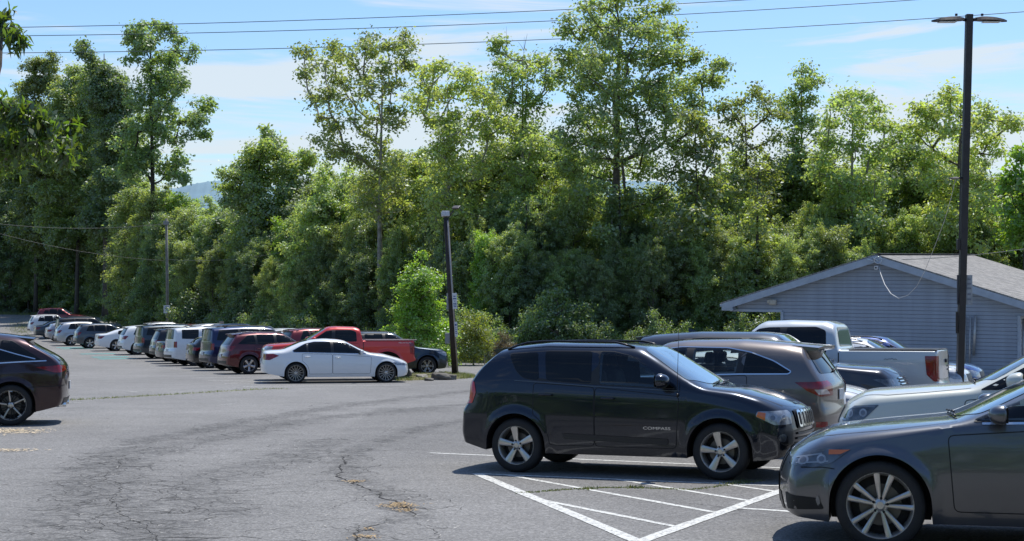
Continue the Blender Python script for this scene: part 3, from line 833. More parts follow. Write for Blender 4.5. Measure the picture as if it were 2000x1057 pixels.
def lexus_extra(sh, root):
    for m in 'RL':
        sh.ribbon('window_trim',m,[(-.2,1.095),(1.2,1.08),(2.32,1.045)],.02,CHROME(),root,.009)
        sh.ribbon('fender_gap',m,[(3.5,.655),(3.6,.665),(3.78,.655)],.008,DARK(),root,.004)
    sh.patch('grille','F',roundp([(-.32,.3),(.32,.3),(.22,.54),(.37,.76),(-.37,.76),(-.22,.54)],.04),PLAS(),root,.012,.05)
gs=sedan(wb=2.85,fo=.80,ro=1.11,W=.90,H=1.455,r=.335,rr=.252,hood=.975,nose=.775,deck=1.1,br=.98,bf=.93,wst=1.42,wsb=2.29,pB=1.06,
    front=[(.15,-.16),(.22,-.02),(.34,.0),(.5,-.0),(.62,-.04),(.8,-.16),(1.,-.3)],
    head=[(.60,.61),(.86,.60),(.98,.64),(1.12,.745),(.92,.745),(.72,.70)],lamps=[(.78,.65,.035),(.90,.665,.035)],head_mat=DLENS(),
    amber=[[(.95,.70),(1.04,.705),(1.11,.74),(.95,.735)]],mirror=(1.97,1.0),mirror_s=1.0,
    headtrim=[[(.70,.655),(.9,.70),(.9,.71),(.70,.668)],[(.74,.62),(.95,.645),(.95,.655),(.74,.63)]],
    fog=[(roundp([(.66,.27),(.92,.29),(.88,.37),(.64,.40)],.02),DARK()),([(.88+.014*math.cos(a),.35+.04*math.sin(a)) for a in np.linspace(0,6.28,14)[:-1]],DLENS())],
    flare=.028,tapf=.09,hoodline=[(2.28,.74),(2.8,.76),(3.2,.68),(3.55,.48)],open=[0],seats=(1.1,.1),wheel_x=1.62,H_=1.45)
gs=scaled(gs,1.1)
x,y=on(1720,12.2)
build_car('grey_sedan','metallic graphite grey sedan with ten spoke wheels, nearest car at the bottom right','car',gs,P_LEX,x,y,R(165),ref=(2.85*1.1,.9*1.1),lod=1,wheel='five_split',extra=lexus_extra)

def rx_extra(sh, root):
    for m in 'RL':
        sh.ribbon('window_trim',m,[(-.62,1.20),(-.2,1.185),(.6,1.14),(2.1,1.06)],.022,CHROME(),root,.009)
        sh.ribbon('window_trim',m,[(-.42,1.235),(-.1,1.32),(.3,1.44),(.8,1.53)],.02,CHROME(),root,.009)
rx=suv(wb=2.79,fo=1.0,ro=1.0,W=.95,H=1.73,r=.385,rr=.285,hood=1.1,nose=.95,br=1.16,bf=1.04,wst=1.5,wsb=2.4,hatch=.62,dl=-.55,du=.0,pC=.3,lift=-.02,
    rear=[(.2,.22),(.36,.05),(.5,.0),(.92,.0),(1.12,.04),(1.25,.16),(1.35,.33),(1.5,.62),(1.65,.82),(1.8,.9)],
    tail=[(.5,1.03),(.9,.98),(1.02,.98),(1.36,1.08),(.9,1.12),(.5,1.10)],spoiler=(.58,.12,.015),exhaust=.36,
    rearside=[('bumper_seam',[(.7,.735),(1.5,.70),(1.5,.712),(.7,.75)],DARK())])
x,y=on(20,27.6)
build_car('burgundy_suv','dark burgundy SUV with twisted two-tone wheels, cut off by the left edge','SUV',rx,P_RX,x,y,R(194),ref=(0,.95),lod=1,wheel='twist',extra=rx_extra)

def sor_extra(sh, root):
    for m in 'RL':
        sh.ribbon('body_crease',m,[(-.6,.62),(.2,.66)],.01,P_SOR,root,.006)
    sh.patch('bumper_chrome','B',roundp([(-.6,.40),(.6,.40),(.66,.425),(-.66,.425)],.01),CHROME(),root,.02,.05)
    h,n=sh.hit('B',0,1.18)
    MB().tube([h+n*.02,h+n*.02+Vector((.0,-.2,.02)),h+n*.02+Vector((.03,-.45,.06))],.012,6).build('rear_wiper',PLAS(),root,smooth=True)
sor=suv(wb=2.78,fo=.95,ro=1.03,W=.945,H=1.66,r=.37,rr=.245,br=1.14,bf=1.05,hatch=.46,dl=-.52,du=.05,pC=.3,wst=1.5,wsb=2.4,
    dlo=[(2.3,1.08),(1.5,1.5),(1.2,1.54),(.5,1.53),(.15,1.47),(-.2,1.35),(-.46,1.2),(-.42,1.165),(.3,1.155),(1.08,1.13)],trim=CHROME(),
    rear=[(.2,.12),(.36,.0),(.62,.0),(.75,.04),(1.0,.04),(1.12,.12),(1.6,.45),(1.8,.5)],
    tail=[(.5,.86),(.9,.85),(1.08,.93),(1.26,1.05),(.6,1.07),(.5,1.02)],tailtrim=[([(.62,.885),(.92,.88),(.98,.95),(.74,.95)],pbr('clear_lens',(.5,.42,.42),.12,.2,1))],
    rearside=[('rear_reflector',[(.78,.42),(.96,.42),(.96,.5),(.8,.5)],RED())],spoiler=(.58,.22,.03),plate=.86,open=[0,1],
    rearp=[('rear_bumper_trim',[(-.8,.3),(.8,.3),(.8,.38),(-.8,.38)],PLAS())])
x,y=on(1585,20.9)
build_car('brown_suv','brownish grey three-row SUV seen from its tail, parked just behind the black compact SUV','SUV',sor,P_SOR,x,y,R(157),ref=(-.75,.945),lod=1,wheel='five',extra=sor_extra)

expl=suv(wb=3.02,fo=.93,ro=1.08,W=1.0,H=1.76,r=.385,rr=.26,hood=1.22,nose=1.08,br=1.2,bf=1.14,wst=1.75,wsb=2.55,hatch=.35,pB=1.25,pC=.25,
    head=[(.56,.84),(.98,.83),(1.24,.95),(.6,.96)],head_mat=DLENS(),lamps=[(.8,.9,.04)])
def expl_extra(sh, root):
    for i in range(4):
        z=.80+i*.05; sh.patch('grille_bar','F',[(-.5,z),(.5,z),(.5,z+.018),(-.5,z+.018)],CHROME(),root,.02,.06)
    h,n=sh.hit('T',.1,0); MB().add([(h.x-.1,-.02,h.z),(h.x-.1,.02,h.z),(h.x+.1,0,h.z),(h.x-.12,0,h.z+.07)],[(0,1,3),(1,2,3),(2,0,3)]).build('shark_fin_antenna',P_EXP,root)
x,y=on(1762,25.0)
build_car('dark_suv','dark blue-grey SUV with its hood and grille showing behind the brown-grey SUV','SUV',expl,P_EXP,x,y,R(-22),ref=(3.9,-.8),lod=1,wheel='six',extra=expl_extra)

rogue=suv(wb=2.705,fo=.93,ro=1.0,W=.92,H=1.72,r=.36,rr=.24,hood=1.21,nose=1.04,br=1.16,bf=1.10,wst=1.25,wsb=2.1,hatch=.4,pB=.95,
    head=[(.66,.78),(.98,.79),(1.04,.82),(1.2,.975),(.9,.955),(.72,.90)],head_mat=DLENS(),lamps=[(.86,.87,.045),(1.02,.885,.045)],
    headtrim=[[(.84,.93),(1.15,.955),(1.15,.963),(.84,.94)]],mirror=(1.62,1.22),mirror_s=1.25,frame=None)
x,y=on(1700,16.4)
build_car('pearl_suv','pearl white SUV with dark headlight, nose left between the grey sedan and the white pickup','SUV',rogue,P_PRL,x,y,R(162),ref=(3.2,.85),lod=1,wheel='five',turn=0)

def gmc_extra(sh, root):
    h,n=sh.hit('B',0,1.0)
    for i,(w,z) in enumerate(((.30,1.10),(.24,1.03))):
        MB().box((h.x-.006,-.35,z),(.008,w,.035)).build('tailgate_lettering',pbr('badge_dark',(.12,.12,.13),.3,.5),root)
    MB().box((h.x-.012,0,1.2),(.03,.22,.07),bev=.01).build('tailgate_handle',PLAS(),root)
    MB().box((-.26,.94,1.40),(1.6,.05,.03),bev=.01).box((-.26,-.94,1.40),(1.6,.05,.03),bev=.01).build('bed_rail_cap',PLAS(),root)
    for g,m in ((1,'L'),(-1,'R')):
        p=[sh.hit(m,-.35+.03*i,1.23+.014*(i%2)+(.01 if i in(3,4) else 0)) for i in range(9)]
        MB().tube([h+n*.006 for h,n in p],.005,4).build('bed_decal',pbr('decal_dark',(.05,.06,.07),.4),root)
gmc=pickup(wb=3.4,fo=.95,ro=1.12,W=.97,H=1.90,r=.4,rr=.24,rail=1.36,cb=.72,wst=2.2,wsb=2.9,hood=1.22,
     tail=[(.84,.80),(1.0,.80),(1.13,.92),(1.16,1.25),(.86,1.25)])
gmc=scaled(gmc,1.04)
x,y=on(1829,27.2)
build_car('white_pickup','white crew cab pickup truck with black bed rails, parked in front of the blue-grey building','pickup truck',gmc,paint('paint_shaded_white',(.56,.59,.61),.15,.34),x,y,R(158),ref=(-1.04,1.01),lod=1,wheel='six',extra=gmc_extra)  # white paint greyed to carry the shade on its side

# cars beyond the white pickup
wsd=suv(wb=2.7,fo=.9,ro=.95,H=1.62,W=.9,r=.34,hood=1.08,nose=.95,rail_mat=ALLOY())
x,y=on(1762,31.5)
build_car('white_crossover','white crossover whose roof and windshield show above the bed of the white pickup','car',wsd,P_WHT,x,y,R(-22),ref=(2.2,-.6),lod=0,wheel='seven',rails=1)
x,y=on(1925,34.2)
bsd=suv(wb=2.7,fo=.9,ro=.95,H=1.64,W=.9,r=.34,hood=1.06,nose=.92)
build_car('blue_crossover','bright blue crossover with its nose by the lamp post, in front of the building','car',bsd,P_BLU,x,y,R(-22),ref=(3.6,0),lod=0,wheel='seven',rails=1)
lws=sedan(wb=2.7,fo=.86,ro=1.0,hood=.97,nose=.78)
x,y=on(1697,22.8)
build_car('white_sedan','low white car whose hood peeks out between the brown-grey SUV and the pearl SUV','car',lws,P_WHT,x,y,R(-22),ref=(3.4,-.75),lod=0,wheel='seven')

# ---- the long row on the left, nearest first
bmw=sedan(wb=2.97,fo=.83,ro=1.10,W=.93,H=1.46,r=.335,rr=.262,hood=1.0,nose=.74,gapm=pbr('gap_grey',(.10,.10,.11),.6),deck=1.08,tailz=1.04,br=.96,bf=.92,wst=1.62,wsb=2.42,rt=.5,rb=-.42,pB=1.2,pC=.38,dl=-.12,
    trim=CHROME(),head=[(.62,.565),(.9,.57),(1.12,.66),(.9,.67),(.65,.63)],tail=[(.5,.78),(.98,.76),(1.28,.90),(1.1,.96),(.55,.95)])
x,y=on(578,48.4)
build_car('white_saloon','white four-door saloon with many-spoked wheels, front car at the end of the long row','car',bmw,P_WHT,x,y,R(13),ref=(0,-.93),lod=1,wheel='multi')

def tac_extra(sh, root):
    for g in (1,-1): MB().box((-.15,g*.885,1.385),(1.8,.06,.03),bev=.01).build('bed_rail_cap',pbr('rail_cap_pale',(.38,.30,.29),.5),root)
    for m,g_ in (('R',-1),('L',1)):
        h,n=sh.hit(m,-.62,1.28)
        M=Matrix.Translation(h+n*.009)@Matrix(((g_*-1,0,0,0),(0,0,n.y,0),(0,1,0,0),(0,0,0,1)))
        text_mesh('bed_decal','TRD OFF ROAD',.05,pbr('decal_white',(.7,.66,.66),.5),root,M,.002,sx=1.3)
tac=pickup(wb=3.3,fo=1.0,ro=1.05,W=.94,H=1.87,r=.42,rr=.23,rail=1.37,cb=.85,wst=2.1,wsb=2.85,hood=1.31,nose=1.2,belt_=1.27)
tac['ra']=.57
x,y=on(756,51.6)
build_car('red_pickup','red double cab pickup truck behind the white saloon','pickup truck',tac,P_RED,x,y,R(193),ref=(0,.94),lod=1,wheel='six',extra=tac_extra)

GEN=dict(wheel='seven')
def row(name,label,cat,sp,col,px,D,yaw=24,wheel='five',rails=0,lod=0,zoff=0,side=-1,front=False,lo=1):
    x,y=on(px,D); yaw=yaw+random.uniform(-2.2,2.2)
    rx_=(sp['wb']+sp['fo']-.25) if front else -sp['ro']+.12
    build_car(name,label,cat,sp,col,x,y,R(yaw),ref=(rx_,side*sp['W']*.93),lod=lod,wheel=wheel,rails=rails,zoff=zoff)
cross=lambda **k: suv(**{**dict(wb=2.7,fo=.92,ro=.93,W=.92,H=1.68,r=.36,rr=.245,hood=1.08,nose=.95),**k})
boxy=lambda **k: suv(**{**dict(wb=2.9,fo=.9,ro=1.1,W=.99,H=1.86,r=.39,rr=.25,hood=1.2,nose=1.08,br=1.22,bf=1.16,hatch=.2,dl=-.75,du=-.62,pC=.3,pB=1.2,wst=1.75,wsb=2.5,nr=6,tumble=.2,
    rear=[(.2,.1),(.42,0),(.72,0),(.8,.06),(1.2,.08),(1.8,.2),(2,.22)],tail=[(.78,.86),(1.02,.86),(1.02,1.14),(.8,1.14)]),**k})
row('dark_blue_crossover','dark blue crossover facing right beyond the red pickup, at the grassy end of the row','SUV',cross(H=1.69,ro=1.0,hood=1.1),P_DBL,868,56.6,15,'six',1,1,side=-1,front=True)
row('dark_red_crossover','dark red crossover with its tail out, between the red pickup and the navy SUV','SUV',cross(H=1.66,hatch=.5,dl=-.45),paint('paint_maroon',(.09,.01,.013),.4,.3),446,57.5,24,'five',1,1)
row('navy_suv','large navy blue boxy SUV with red upright tail lights, in the long row','SUV',boxy(H=1.86),P_NVY,412,62,25,'five',1,1)
row('dark_hatchback','low dark hatchback squeezed between the navy SUV and the white boxy SUV','car',sedan(wb=2.65,ro=.85,fo=.85,W=.88,H=1.47,deck=1.13,tailz=1.1,rb=-.62,rt=.0,dl=-.3,tail=[(.6,.80),(.95,.78),(1.15,.92),(.7,.93)]),P_BLK,378,65.5,25,'seven',0,1)
row('white_boxy_suv','white boxy SUV with upright red tail light, middle of the long row','SUV',boxy(H=1.84,dl=-.7,du=-.62,dlo=[(2.4,1.2),(1.75,1.66),(1.5,1.7),(.5,1.7),(-.68,1.68),(-.7,1.27),(1.2,1.22)],frame=None,
    windows=[[(2.38,1.21),(1.78,1.65),(1.28,1.69),(1.28,1.23)],[(1.14,1.23),(1.14,1.7),(.36,1.7),(.3,1.25)],[(.16,1.25),(.2,1.7),(-.6,1.69),(-.62,1.27)]]),P_WHT,340,69,26,'five',1,1)
row('grey_saloon','grey saloon with pale rear window, left of the white boxy SUV','car',sedan(H=1.5,deck=1.12,tailz=1.1),P_GRY,319,72.5,26,'seven',0,1)
row('black_suv','black SUV with sloping rear window, parked between the grey saloon and the slate SUV','SUV',cross(H=1.74,ro=1.0,hatch=.4),P_BLK,304,76,26,'seven',1,1)
row('slate_suv','large slate SUV with wide rear window and roof rack','SUV',boxy(H=1.84),P_SLT,277,80,26,'five',1,1)
row('white_hatchback_suv','white SUV with dark rear window, right of the white muscle coupe','SUV',cross(H=1.72,hatch=.45),P_WHT,241,86,26,'five',0,1)
row('white_coupe','white muscle coupe with broad rear fender in the far half of the row','car',sedan(wb=2.95,ro=1.15,fo=.95,W=.96,H=1.45,r=.36,rr=.25,deck=1.1,tailz=1.08,rb=-.6,rt=.35,br=1.0,bf=.95,dl=.1,pC=.5),P_WHT,194,93,26,'five',0,1)
row('charcoal_crossover','charcoal crossover with bronze-spoked wheel, left of the white coupe','SUV',cross(H=1.68,hatch=.5),P_GRY,151,98.5,26,'five',0,1)
row('silver_crossover','silver crossover with thin dark tail light, left of the charcoal crossover','SUV',cross(H=1.7,wb=2.9,ro=1.05,hatch=.55),P_SIL,113,104,26,'five',0,1)
row('black_van_suv','tall black SUV whose roof rises above the silver crossover','SUV',boxy(H=1.9,wb=3.0),P_BLK,113,110,26,'seven',1,0)
row('pale_small_car','small pale silver car tucked beside the dark saloon far down the row','car',sedan(wb=2.5,ro=.8,H=1.48,rb=-.5,rt=.0,dl=-.2,deck=1.1),P_SIL,94,112.5,26,'seven',0,0)
row('dark_saloon','dark saloon second from the far end of the long row','car',sedan(H=1.46),P_SLT,71,118,26,'seven',0,0)
row('white_rack_suv','white SUV with roof racks, last in the long row','SUV',cross(H=1.72),P_WHT,60,124.5,26,'seven',1,0)
x,y=on(72,139.5)
build_car('red_suv','red SUV crossing side-on at the far left under the trees','SUV',cross(H=1.78,wb=2.95,ro=1.0,hood=1.15,nose=1.02,br=1.2,bf=1.12),P_DRD,x,y,R(8),ref=(-.8,-.9),lod=0,wheel='five',rails=1)
# second row, nose to nose with the first
k=0
second=[('white',P_WHT,1.74,71),('slate blue',P_SLT,1.8,77),('dark green',P_GRY,1.84,82),('silver',P_SIL,1.76,88),('red',P_RED,1.66,93),('white',P_WHT,1.55,99),('pale grey',P_SIL,1.6,105),('dark red',P_DRD,1.78,66)]
wh=['behind the navy SUV','behind the white boxy SUV','behind the slate SUV','behind the small white hatchback SUV','behind the white coupe','behind the charcoal crossover','behind the silver crossover','right behind the dark red crossover']
for (cn,pm,H,D),w in zip(second,wh):
    # the first row's tail line carried over by one car length and a bit
    t=(D-48)/(124.5-48); xt=-8.4+(-40.3+8.4)*t
    xx=xt+5.6; 
    row('parked_suv',f'{cn} SUV in the second row {w}','SUV',cross(H=H),pm,CX+xx*F/(D+2.3),D+2.3,24,'seven',1,0)
# ================================================================ ground, asphalt, markings
rng=np.random.default_rng(7)
EDGE=[(-90,166),(-60,165),(-52,162),(-45,159),(-40,151),(-34,134),(-30,122),(-20,106),(-10,90),(-5,80),(-2,74.5),(4,73),(60,73)]
def yedge(x): return np.interp(x,[a for a,_ in EDGE],[b for _,b in EDGE])
def grid_mesh(name, XX, YY, ZZ, mat, **kw):
    n,m=XX.shape; me=bpy.data.meshes.new(name)
    V=np.stack([XX,YY,ZZ],-1).reshape(-1,3).astype(np.float32)
    i,j=np.meshgrid(np.arange(n-1),np.arange(m-1),indexing='ij'); a=(i*m+j).ravel()
    Fq=np.stack([a,a+1,a+m+1,a+m],1).astype(np.int32)
    me.vertices.add(len(V)); me.vertices.foreach_set('co',V.ravel())
    me.loops.add(Fq.size); me.loops.foreach_set('vertex_index',Fq.ravel())
    me.polygons.add(len(Fq)); me.polygons.foreach_set('loop_start',np.arange(0,Fq.size,4,dtype=np.int32)); me.polygons.foreach_set('loop_total',np.full(len(Fq),4,np.int32))
    me.update(calc_edges=True); me.validate()
    return link(name,me,mat,None,True,**kw)

def asphalt_mat():
    m=bpy.data.materials.new('asphalt'); nt=nodes(m); N=nt.nodes.new; L=nt.links.new
    o=N('ShaderNodeOutputMaterial'); p=N('ShaderNodeBsdfPrincipled'); L(p.outputs[0],o.inputs[0])
    tc=N('ShaderNodeTexCoord'); P=tc.outputs['Object']
    def noise(s,d=5,r=.6):
        n=N('ShaderNodeTexNoise'); n.inputs['Scale'].default_value=s; n.inputs['Detail'].default_value=d; n.inputs['Roughness'].default_value=r; L(P,n.inputs['Vector']); return n
    def rmp(src,a,b,c,d,smooth=False):
        q=N('ShaderNodeMapRange'); q.inputs[1].default_value=a; q.inputs[2].default_value=b; q.inputs[3].default_value=c; q.inputs[4].default_value=d
        if smooth: q.interpolation_type='SMOOTHSTEP'
        L(src,q.inputs[0]); return q.outputs[0]
    def mul(a,b):
        q=N('ShaderNodeMath'); q.operation='MULTIPLY'; L(a,q.inputs[0])
        if isinstance(b,float): q.inputs[1].default_value=b
        else: L(b,q.inputs[1])
        return q.outputs[0]
    big=noise(.12,4); mid=noise(.9,6,.65); fine=noise(38,3,.7); speck=noise(16,4,.75)
    wear=N('ShaderNodeAttribute'); wear.attribute_name='wear'
    new=N('ShaderNodeAttribute'); new.attribute_name='fresh'
    a=rmp(big.outputs[0],.3,.7,.86,1.14); b=rmp(mid.outputs[0],.3,.7,.88,1.12); c=rmp(fine.outputs[0],.32,.68,.5,1.5); d=rmp(speck.outputs[0],.32,.70,.74,1.28)
    v=mul(mul(mul(a,b),c),d)
    # alligator cracking along the worn wheel paths
    ds=noise(1.6,4); wv=N('ShaderNodeVectorMath'); wv.operation='SCALE'; wv.inputs['Scale'].default_value=.55; L(ds.outputs['Color'],wv.inputs[0])
    av=N('ShaderNodeVectorMath'); L(P,av.inputs[0]); L(wv.outputs[0],av.inputs[1])
    def cracks(sc,w):
        vo=N('ShaderNodeTexVoronoi'); vo.feature='DISTANCE_TO_EDGE'; vo.inputs['Scale'].default_value=sc; L(av.outputs[0],vo.inputs['Vector'])
        return rmp(vo.outputs['Distance'],0,w,1,0,True)
    c1=cracks(2.6,.12); c2=cracks(6.0,.24); gate=rmp(noise(1.3,5,.7).outputs[0],.36,.52,0,1)
    w1=rmp(wear.outputs['Fac'],.2,.6,0,1); w2=rmp(wear.outputs['Fac'],.45,.95,0,.7)
    k1=mul(mul(c1,w1),gate); k2=mul(c2,w2)
    mxk=N('ShaderNodeMath'); mxk.operation='MAXIMUM'; L(k1,mxk.inputs[0]); L(k2,mxk.inputs[1])
    dark=rmp(mxk.outputs[0],0,1,1,.5)
    # a few long hairline cracks everywhere
    c3=cracks(.33,.010); g3=rmp(noise(.35,4).outputs[0],.5,.6,0,1); hair=rmp(mul(c3,g3),0,1,1,.5)
    polished=rmp(wear.outputs['Fac'],0,1,1.02,.91)
    v=mul(mul(mul(v,dark),hair),polished)
    fr=rmp(new.outputs['Fac'],0,1,1,.80); v=mul(v,fr)
    col=N('ShaderNodeVectorMath'); col.operation='SCALE'; col.inputs[0].default_value=(.192,.187,.179); L(v,col.inputs['Scale'])
    # warm aggregate grains
    wn=rmp(noise(55,2,.5).outputs[0],.64,.72,0,.6); mx=N('ShaderNodeMix'); mx.data_type='RGBA'; mx.inputs[7].default_value=(.34,.32,.28,1); L(wn,mx.inputs[0]); L(col.outputs[0],mx.inputs[6])
    L(mx.outputs[2],p.inputs['Base Color']); p.inputs['Roughness'].default_value=.88
    bp=N('ShaderNodeBump'); bp.inputs['Strength'].default_value=.35; bp.inputs['Distance'].default_value=.02
    L(mul(c,dark),bp.inputs['Height']); L(bp.outputs[0],p.inputs['Normal'])
    return m
BANDS=[([(1100,752),(900,766),(700,789),(562,810),(427,834),(270,863),(189,902),(171,938),(144,980),(110,1040),(90,1100)],.42),
 ([(1000,785),(855,795),(585,822),(405,860),(238,897),(232,929),(247,983),(279,1019),(315,1052),(330,1100)],.5),
 ([(1000,808),(900,823),(832,834),(742,861),(675,888),(670,920),(693,942),(756,965),(792,992),(810,1012)],.28),
 ([(640,860),(585,884),(550,898),(490,915),(400,935),(380,960),(400,1000)],.6),
 ([(765,1019),(720,1032),(711,1055),(690,1100)],.25)]
def seg_dist(X,Y,pts):
    D=np.full(X.shape,1e9)
    for (x0,y0),(x1,y1) in zip(pts[:-1],pts[1:]):
        dx,dy=x1-x0,y1-y0; t=np.clip(((X-x0)*dx+(Y-y0)*dy)/(dx*dx+dy*dy),0,1)
        D=np.minimum(D,np.hypot(X-(x0+t*dx),Y-(y0+t*dy)))
    return D
xs=np.concatenate([np.linspace(-95,-17,40)[:-1],np.arange(-17,17,.14),np.linspace(17,70,28)])
tt=np.concatenate([np.linspace(0,1,420)**2.0])
XX=np.repeat(xs[None,:],len(tt),0); Y0=3.0; YE=yedge(xs)+rng.normal(0,.12,len(xs))
YY=Y0+(YE[None,:]-Y0)*tt[:,None]; ZZ=gz(YY)
lot=grid_mesh('parking_lot',XX,YY,ZZ,asphalt_mat(),kind='structure')
wear=np.zeros(XX.shape)
for pts,w in BANDS:
    gp=[G(*p) for p in pts]; d=seg_dist(XX,YY,gp); wear=np.maximum(wear,np.exp(-(d/w)**2))
noi=.85+.3*np.sin(XX*3.1+np.sin(YY*2.3)*2)*np.cos(YY*4.7+XX*1.6)
wear=np.clip(wear*noi,0,1)
at_=lot.data.attributes.new('wear','FLOAT','POINT'); at_.data.foreach_set('value',wear.ravel().astype(np.float32))
fresh=1/(1+np.exp(-(XX-(1.0+.0*YY)+.35*(YY-16))/.6))*(YY<34)*(XX>-3)
at_=lot.data.attributes.new('fresh','FLOAT','POINT'); at_.data.foreach_set('value',fresh.ravel().astype(np.float32))
# the land under and beyond, one sheet to the horizon
gx=np.concatenate([-np.geomspace(100,3500,14)[::-1],np.linspace(-95,95,60),np.geomspace(100,3500,14)])
gy=np.concatenate([np.linspace(-40,200,80),np.geomspace(210,4500,26)])
GX,GY=np.meshgrid(gx,gy); GZ=np.where(GY<3,-K*GY,gz(np.maximum(GY,0)))-.06-.03*(GY>150)
m=pbr('woodland_floor',(.06,.055,.03),.95,noise=(.8,.5),bump=(3,.6))
grid_mesh('ground',GX,GY,GZ,m,kind='structure')

WHITE_=pbr('line_paint',(.62,.62,.6),.7,noise=(7,.22))
def worn(name,base,loss):
    m=bpy.data.materials.new(name); nt=nodes(m); N=nt.nodes.new; L=nt.links.new
    o=N('ShaderNodeOutputMaterial'); p=N('ShaderNodeBsdfPrincipled'); tc=N('ShaderNodeTexCoord')
    n=N('ShaderNodeTexNoise'); n.inputs['Scale'].default_value=22; n.inputs['Detail'].default_value=8; n.inputs['Roughness'].default_value=.75; L(tc.outputs['Object'],n.inputs['Vector'])
    r=N('ShaderNodeMapRange'); r.inputs[1].default_value=loss-.06; r.inputs[2].default_value=loss+.06; L(n.outputs[0],r.inputs[0])
    x=N('ShaderNodeMix'); x.data_type='RGBA'; x.inputs[6].default_value=(.13,.13,.13,1); x.inputs[7].default_value=(*base,1); L(r.outputs[0],x.inputs[0]); L(x.outputs[2],p.inputs['Base Color']); p.inputs['Roughness'].default_value=.8
    L(p.outputs[0],o.inputs[0]); return m
PAINTL=worn('worn_line_paint',(.62,.62,.58),.44); PAINTO=worn('old_line_paint',(.5,.5,.46),.5); TEAL=worn('teal_paint',(.06,.32,.30),.47); YEL=worn('yellow_line_paint',(.55,.48,.2),.52)
def strip(name,a,b,w,mat,h=.006,wob=.006):
    a=np.array(a,float); b=np.array(b,float); L_=np.linalg.norm(b-a); n=max(2,int(L_/.25)); t=(b-a)/L_; q=np.array([-t[1],t[0]])*w/2
    v=[];f=[]
    for i in range(n+1):
        p=a+(b-a)*i/n; 
        for g in (-1,1):
            r_=p+q*g*(1+rng.normal(0,wob/w)); v.append((r_[0],r_[1],float(gz(r_[1]))+h*.55+(.004 if r_[1]>58 else 0)))
    for i in range(n): f.append((2*i,2*i+2,2*i+3,2*i+1))
    return pyd(name,v,f,mat,kind='structure')
def gl(p,q,w,mat=PAINTL,h=.006): return strip('parking_line',G(*p),G(*q),w,mat,h)
gl((840,885),(1700,922),.095); gl((927,925.5),(1600,953),.095,h=.007)
gl((931,925.5),(1250,1060),.135,h=.009); gl((1560,947),(1246,1060),.135,h=.0095)
gl((994,928.5),(1393,1000.6),.085); gl((1201,936),(1466,979),.085); gl((1397,943),(1519,961),.08); gl((1049,975.5),(1325,1030),.085)
gl((1438,992.5),(1560,1000.5),.095)
# stall lines of the long row
tdir=np.array([-40.3+8.4,124.5-48]); tdir/=np.linalg.norm(tdir)
for i in range(27):
    s_=-1.4+i*2.78; p=np.array([-8.6,47.2])+tdir*s_; y_=R(14+min(1,i/4)*11); q=p+5.0*np.array([math.cos(y_),math.sin(y_)])
    p2=p-.25*np.array([math.cos(y_),math.sin(y_)])
    strip('parking_line',p2,q,.12,PAINTL if i<4 else PAINTO)
for i in (13,14,16,20,21):
    s_=-1.4+i*2.78; p=np.array([-8.9,47.4])+tdir*(s_+.5); y_=R(25); dirv=np.array([math.cos(y_),math.sin(y_)])
    strip('painted_bay',p+dirv*.2,p+dirv*2.2,1.3,TEAL,.004)
gl((660,749),(470,745),.12,h=.009); gl((0,812),(60,809),.1,PAINTO)
for a,b in (((430,791),(458,789)),((130,786),(160,787)),((250,764),(270,766))): gl(a,b,.09,PAINTO)
gl((120,783),(520,760),.10,YEL)

# ---- long open cracks with crumbled rims
CRK=pbr('crack_shadow',(.018,.016,.014),.95)
def crack(name,pts,w,seed):
    r_=np.random.default_rng(seed); gp=[np.array(G(*p)) for p in pts]; P=[]
    for a,b in zip(gp[:-1],gp[1:]):
        n=max(2,int(np.linalg.norm(b-a)/.09))
        for i in range(n): P.append(a+(b-a)*i/n)
    P=np.array(P); off=np.cumsum(r_.normal(0,.022,(len(P),2)),0); off-=np.linspace(0,1,len(P))[:,None]*off[-1]; P=P+off+r_.normal(0,.012,P.shape)
    v=[];f=[]
    for i,p in enumerate(P):
        t=P[min(i+1,len(P)-1)]-P[max(i-1,0)]; t/=np.linalg.norm(t)+1e-9; q=np.array([-t[1],t[0]]); ww=w*r_.uniform(.15,1.2)*min(1,i/3+.1,(len(P)-1-i)/3+.1)
        for g in (-1,1): x=p+q*g*ww/2; v.append((x[0],x[1],float(gz(x[1]))+.002))
    for i in range(len(P)-1): f.append((2*i,2*i+2,2*i+3,2*i+1))
    pyd(name,v,f,CRK,kind='structure'); return P
CR=[]
CR.append(crack('pavement_crack',BANDS[2][0][4:],.035,3)); CR.append(crack('pavement_crack',BANDS[4][0],.022,4))
CR.append(crack('pavement_crack',[(234,900),(236,929),(247,965),(262,1000),(279,1019),(300,1040),(320,1058),(330,1090)],.010,5))
crack('pavement_crack',[(300,1050),(380,1052),(470,1050),(540,1056)],.03,6)
for i,(a,b,c) in enumerate([((740,915),(640,912),(540,917)),((550,900),(470,905),(400,912)),((660,888),(570,900),(520,930)),((900,906),(800,912),(700,915)),((420,965),(500,955),(620,950)),((730,960),(680,975),(650,1000)),((765,985),(850,975),(900,985)),((540,870),(440,880),(330,882)),((720,1010),(620,1018),(560,1015)),((180,1057),(120,1045),(60,1050)),((100,1000),(180,1020),(235,1045)),((60,940),(120,950),(190,945)),((800,1020),(850,1035),(870,1060)),((740,1040),(640,1042),(520,1040))]):
    crack('pavement_crack',[a,b,c],.007,20+i)
for i in range(26):
    px=float(rng.uniform(130,860)); py=float(rng.uniform(870,1040)); dx=float(rng.uniform(25,80)); crack('pavement_crack',[(px,py),(px+dx,py+rng.uniform(-5,5)),(px+2*dx,py+rng.uniform(-8,8))],.006,60+i)

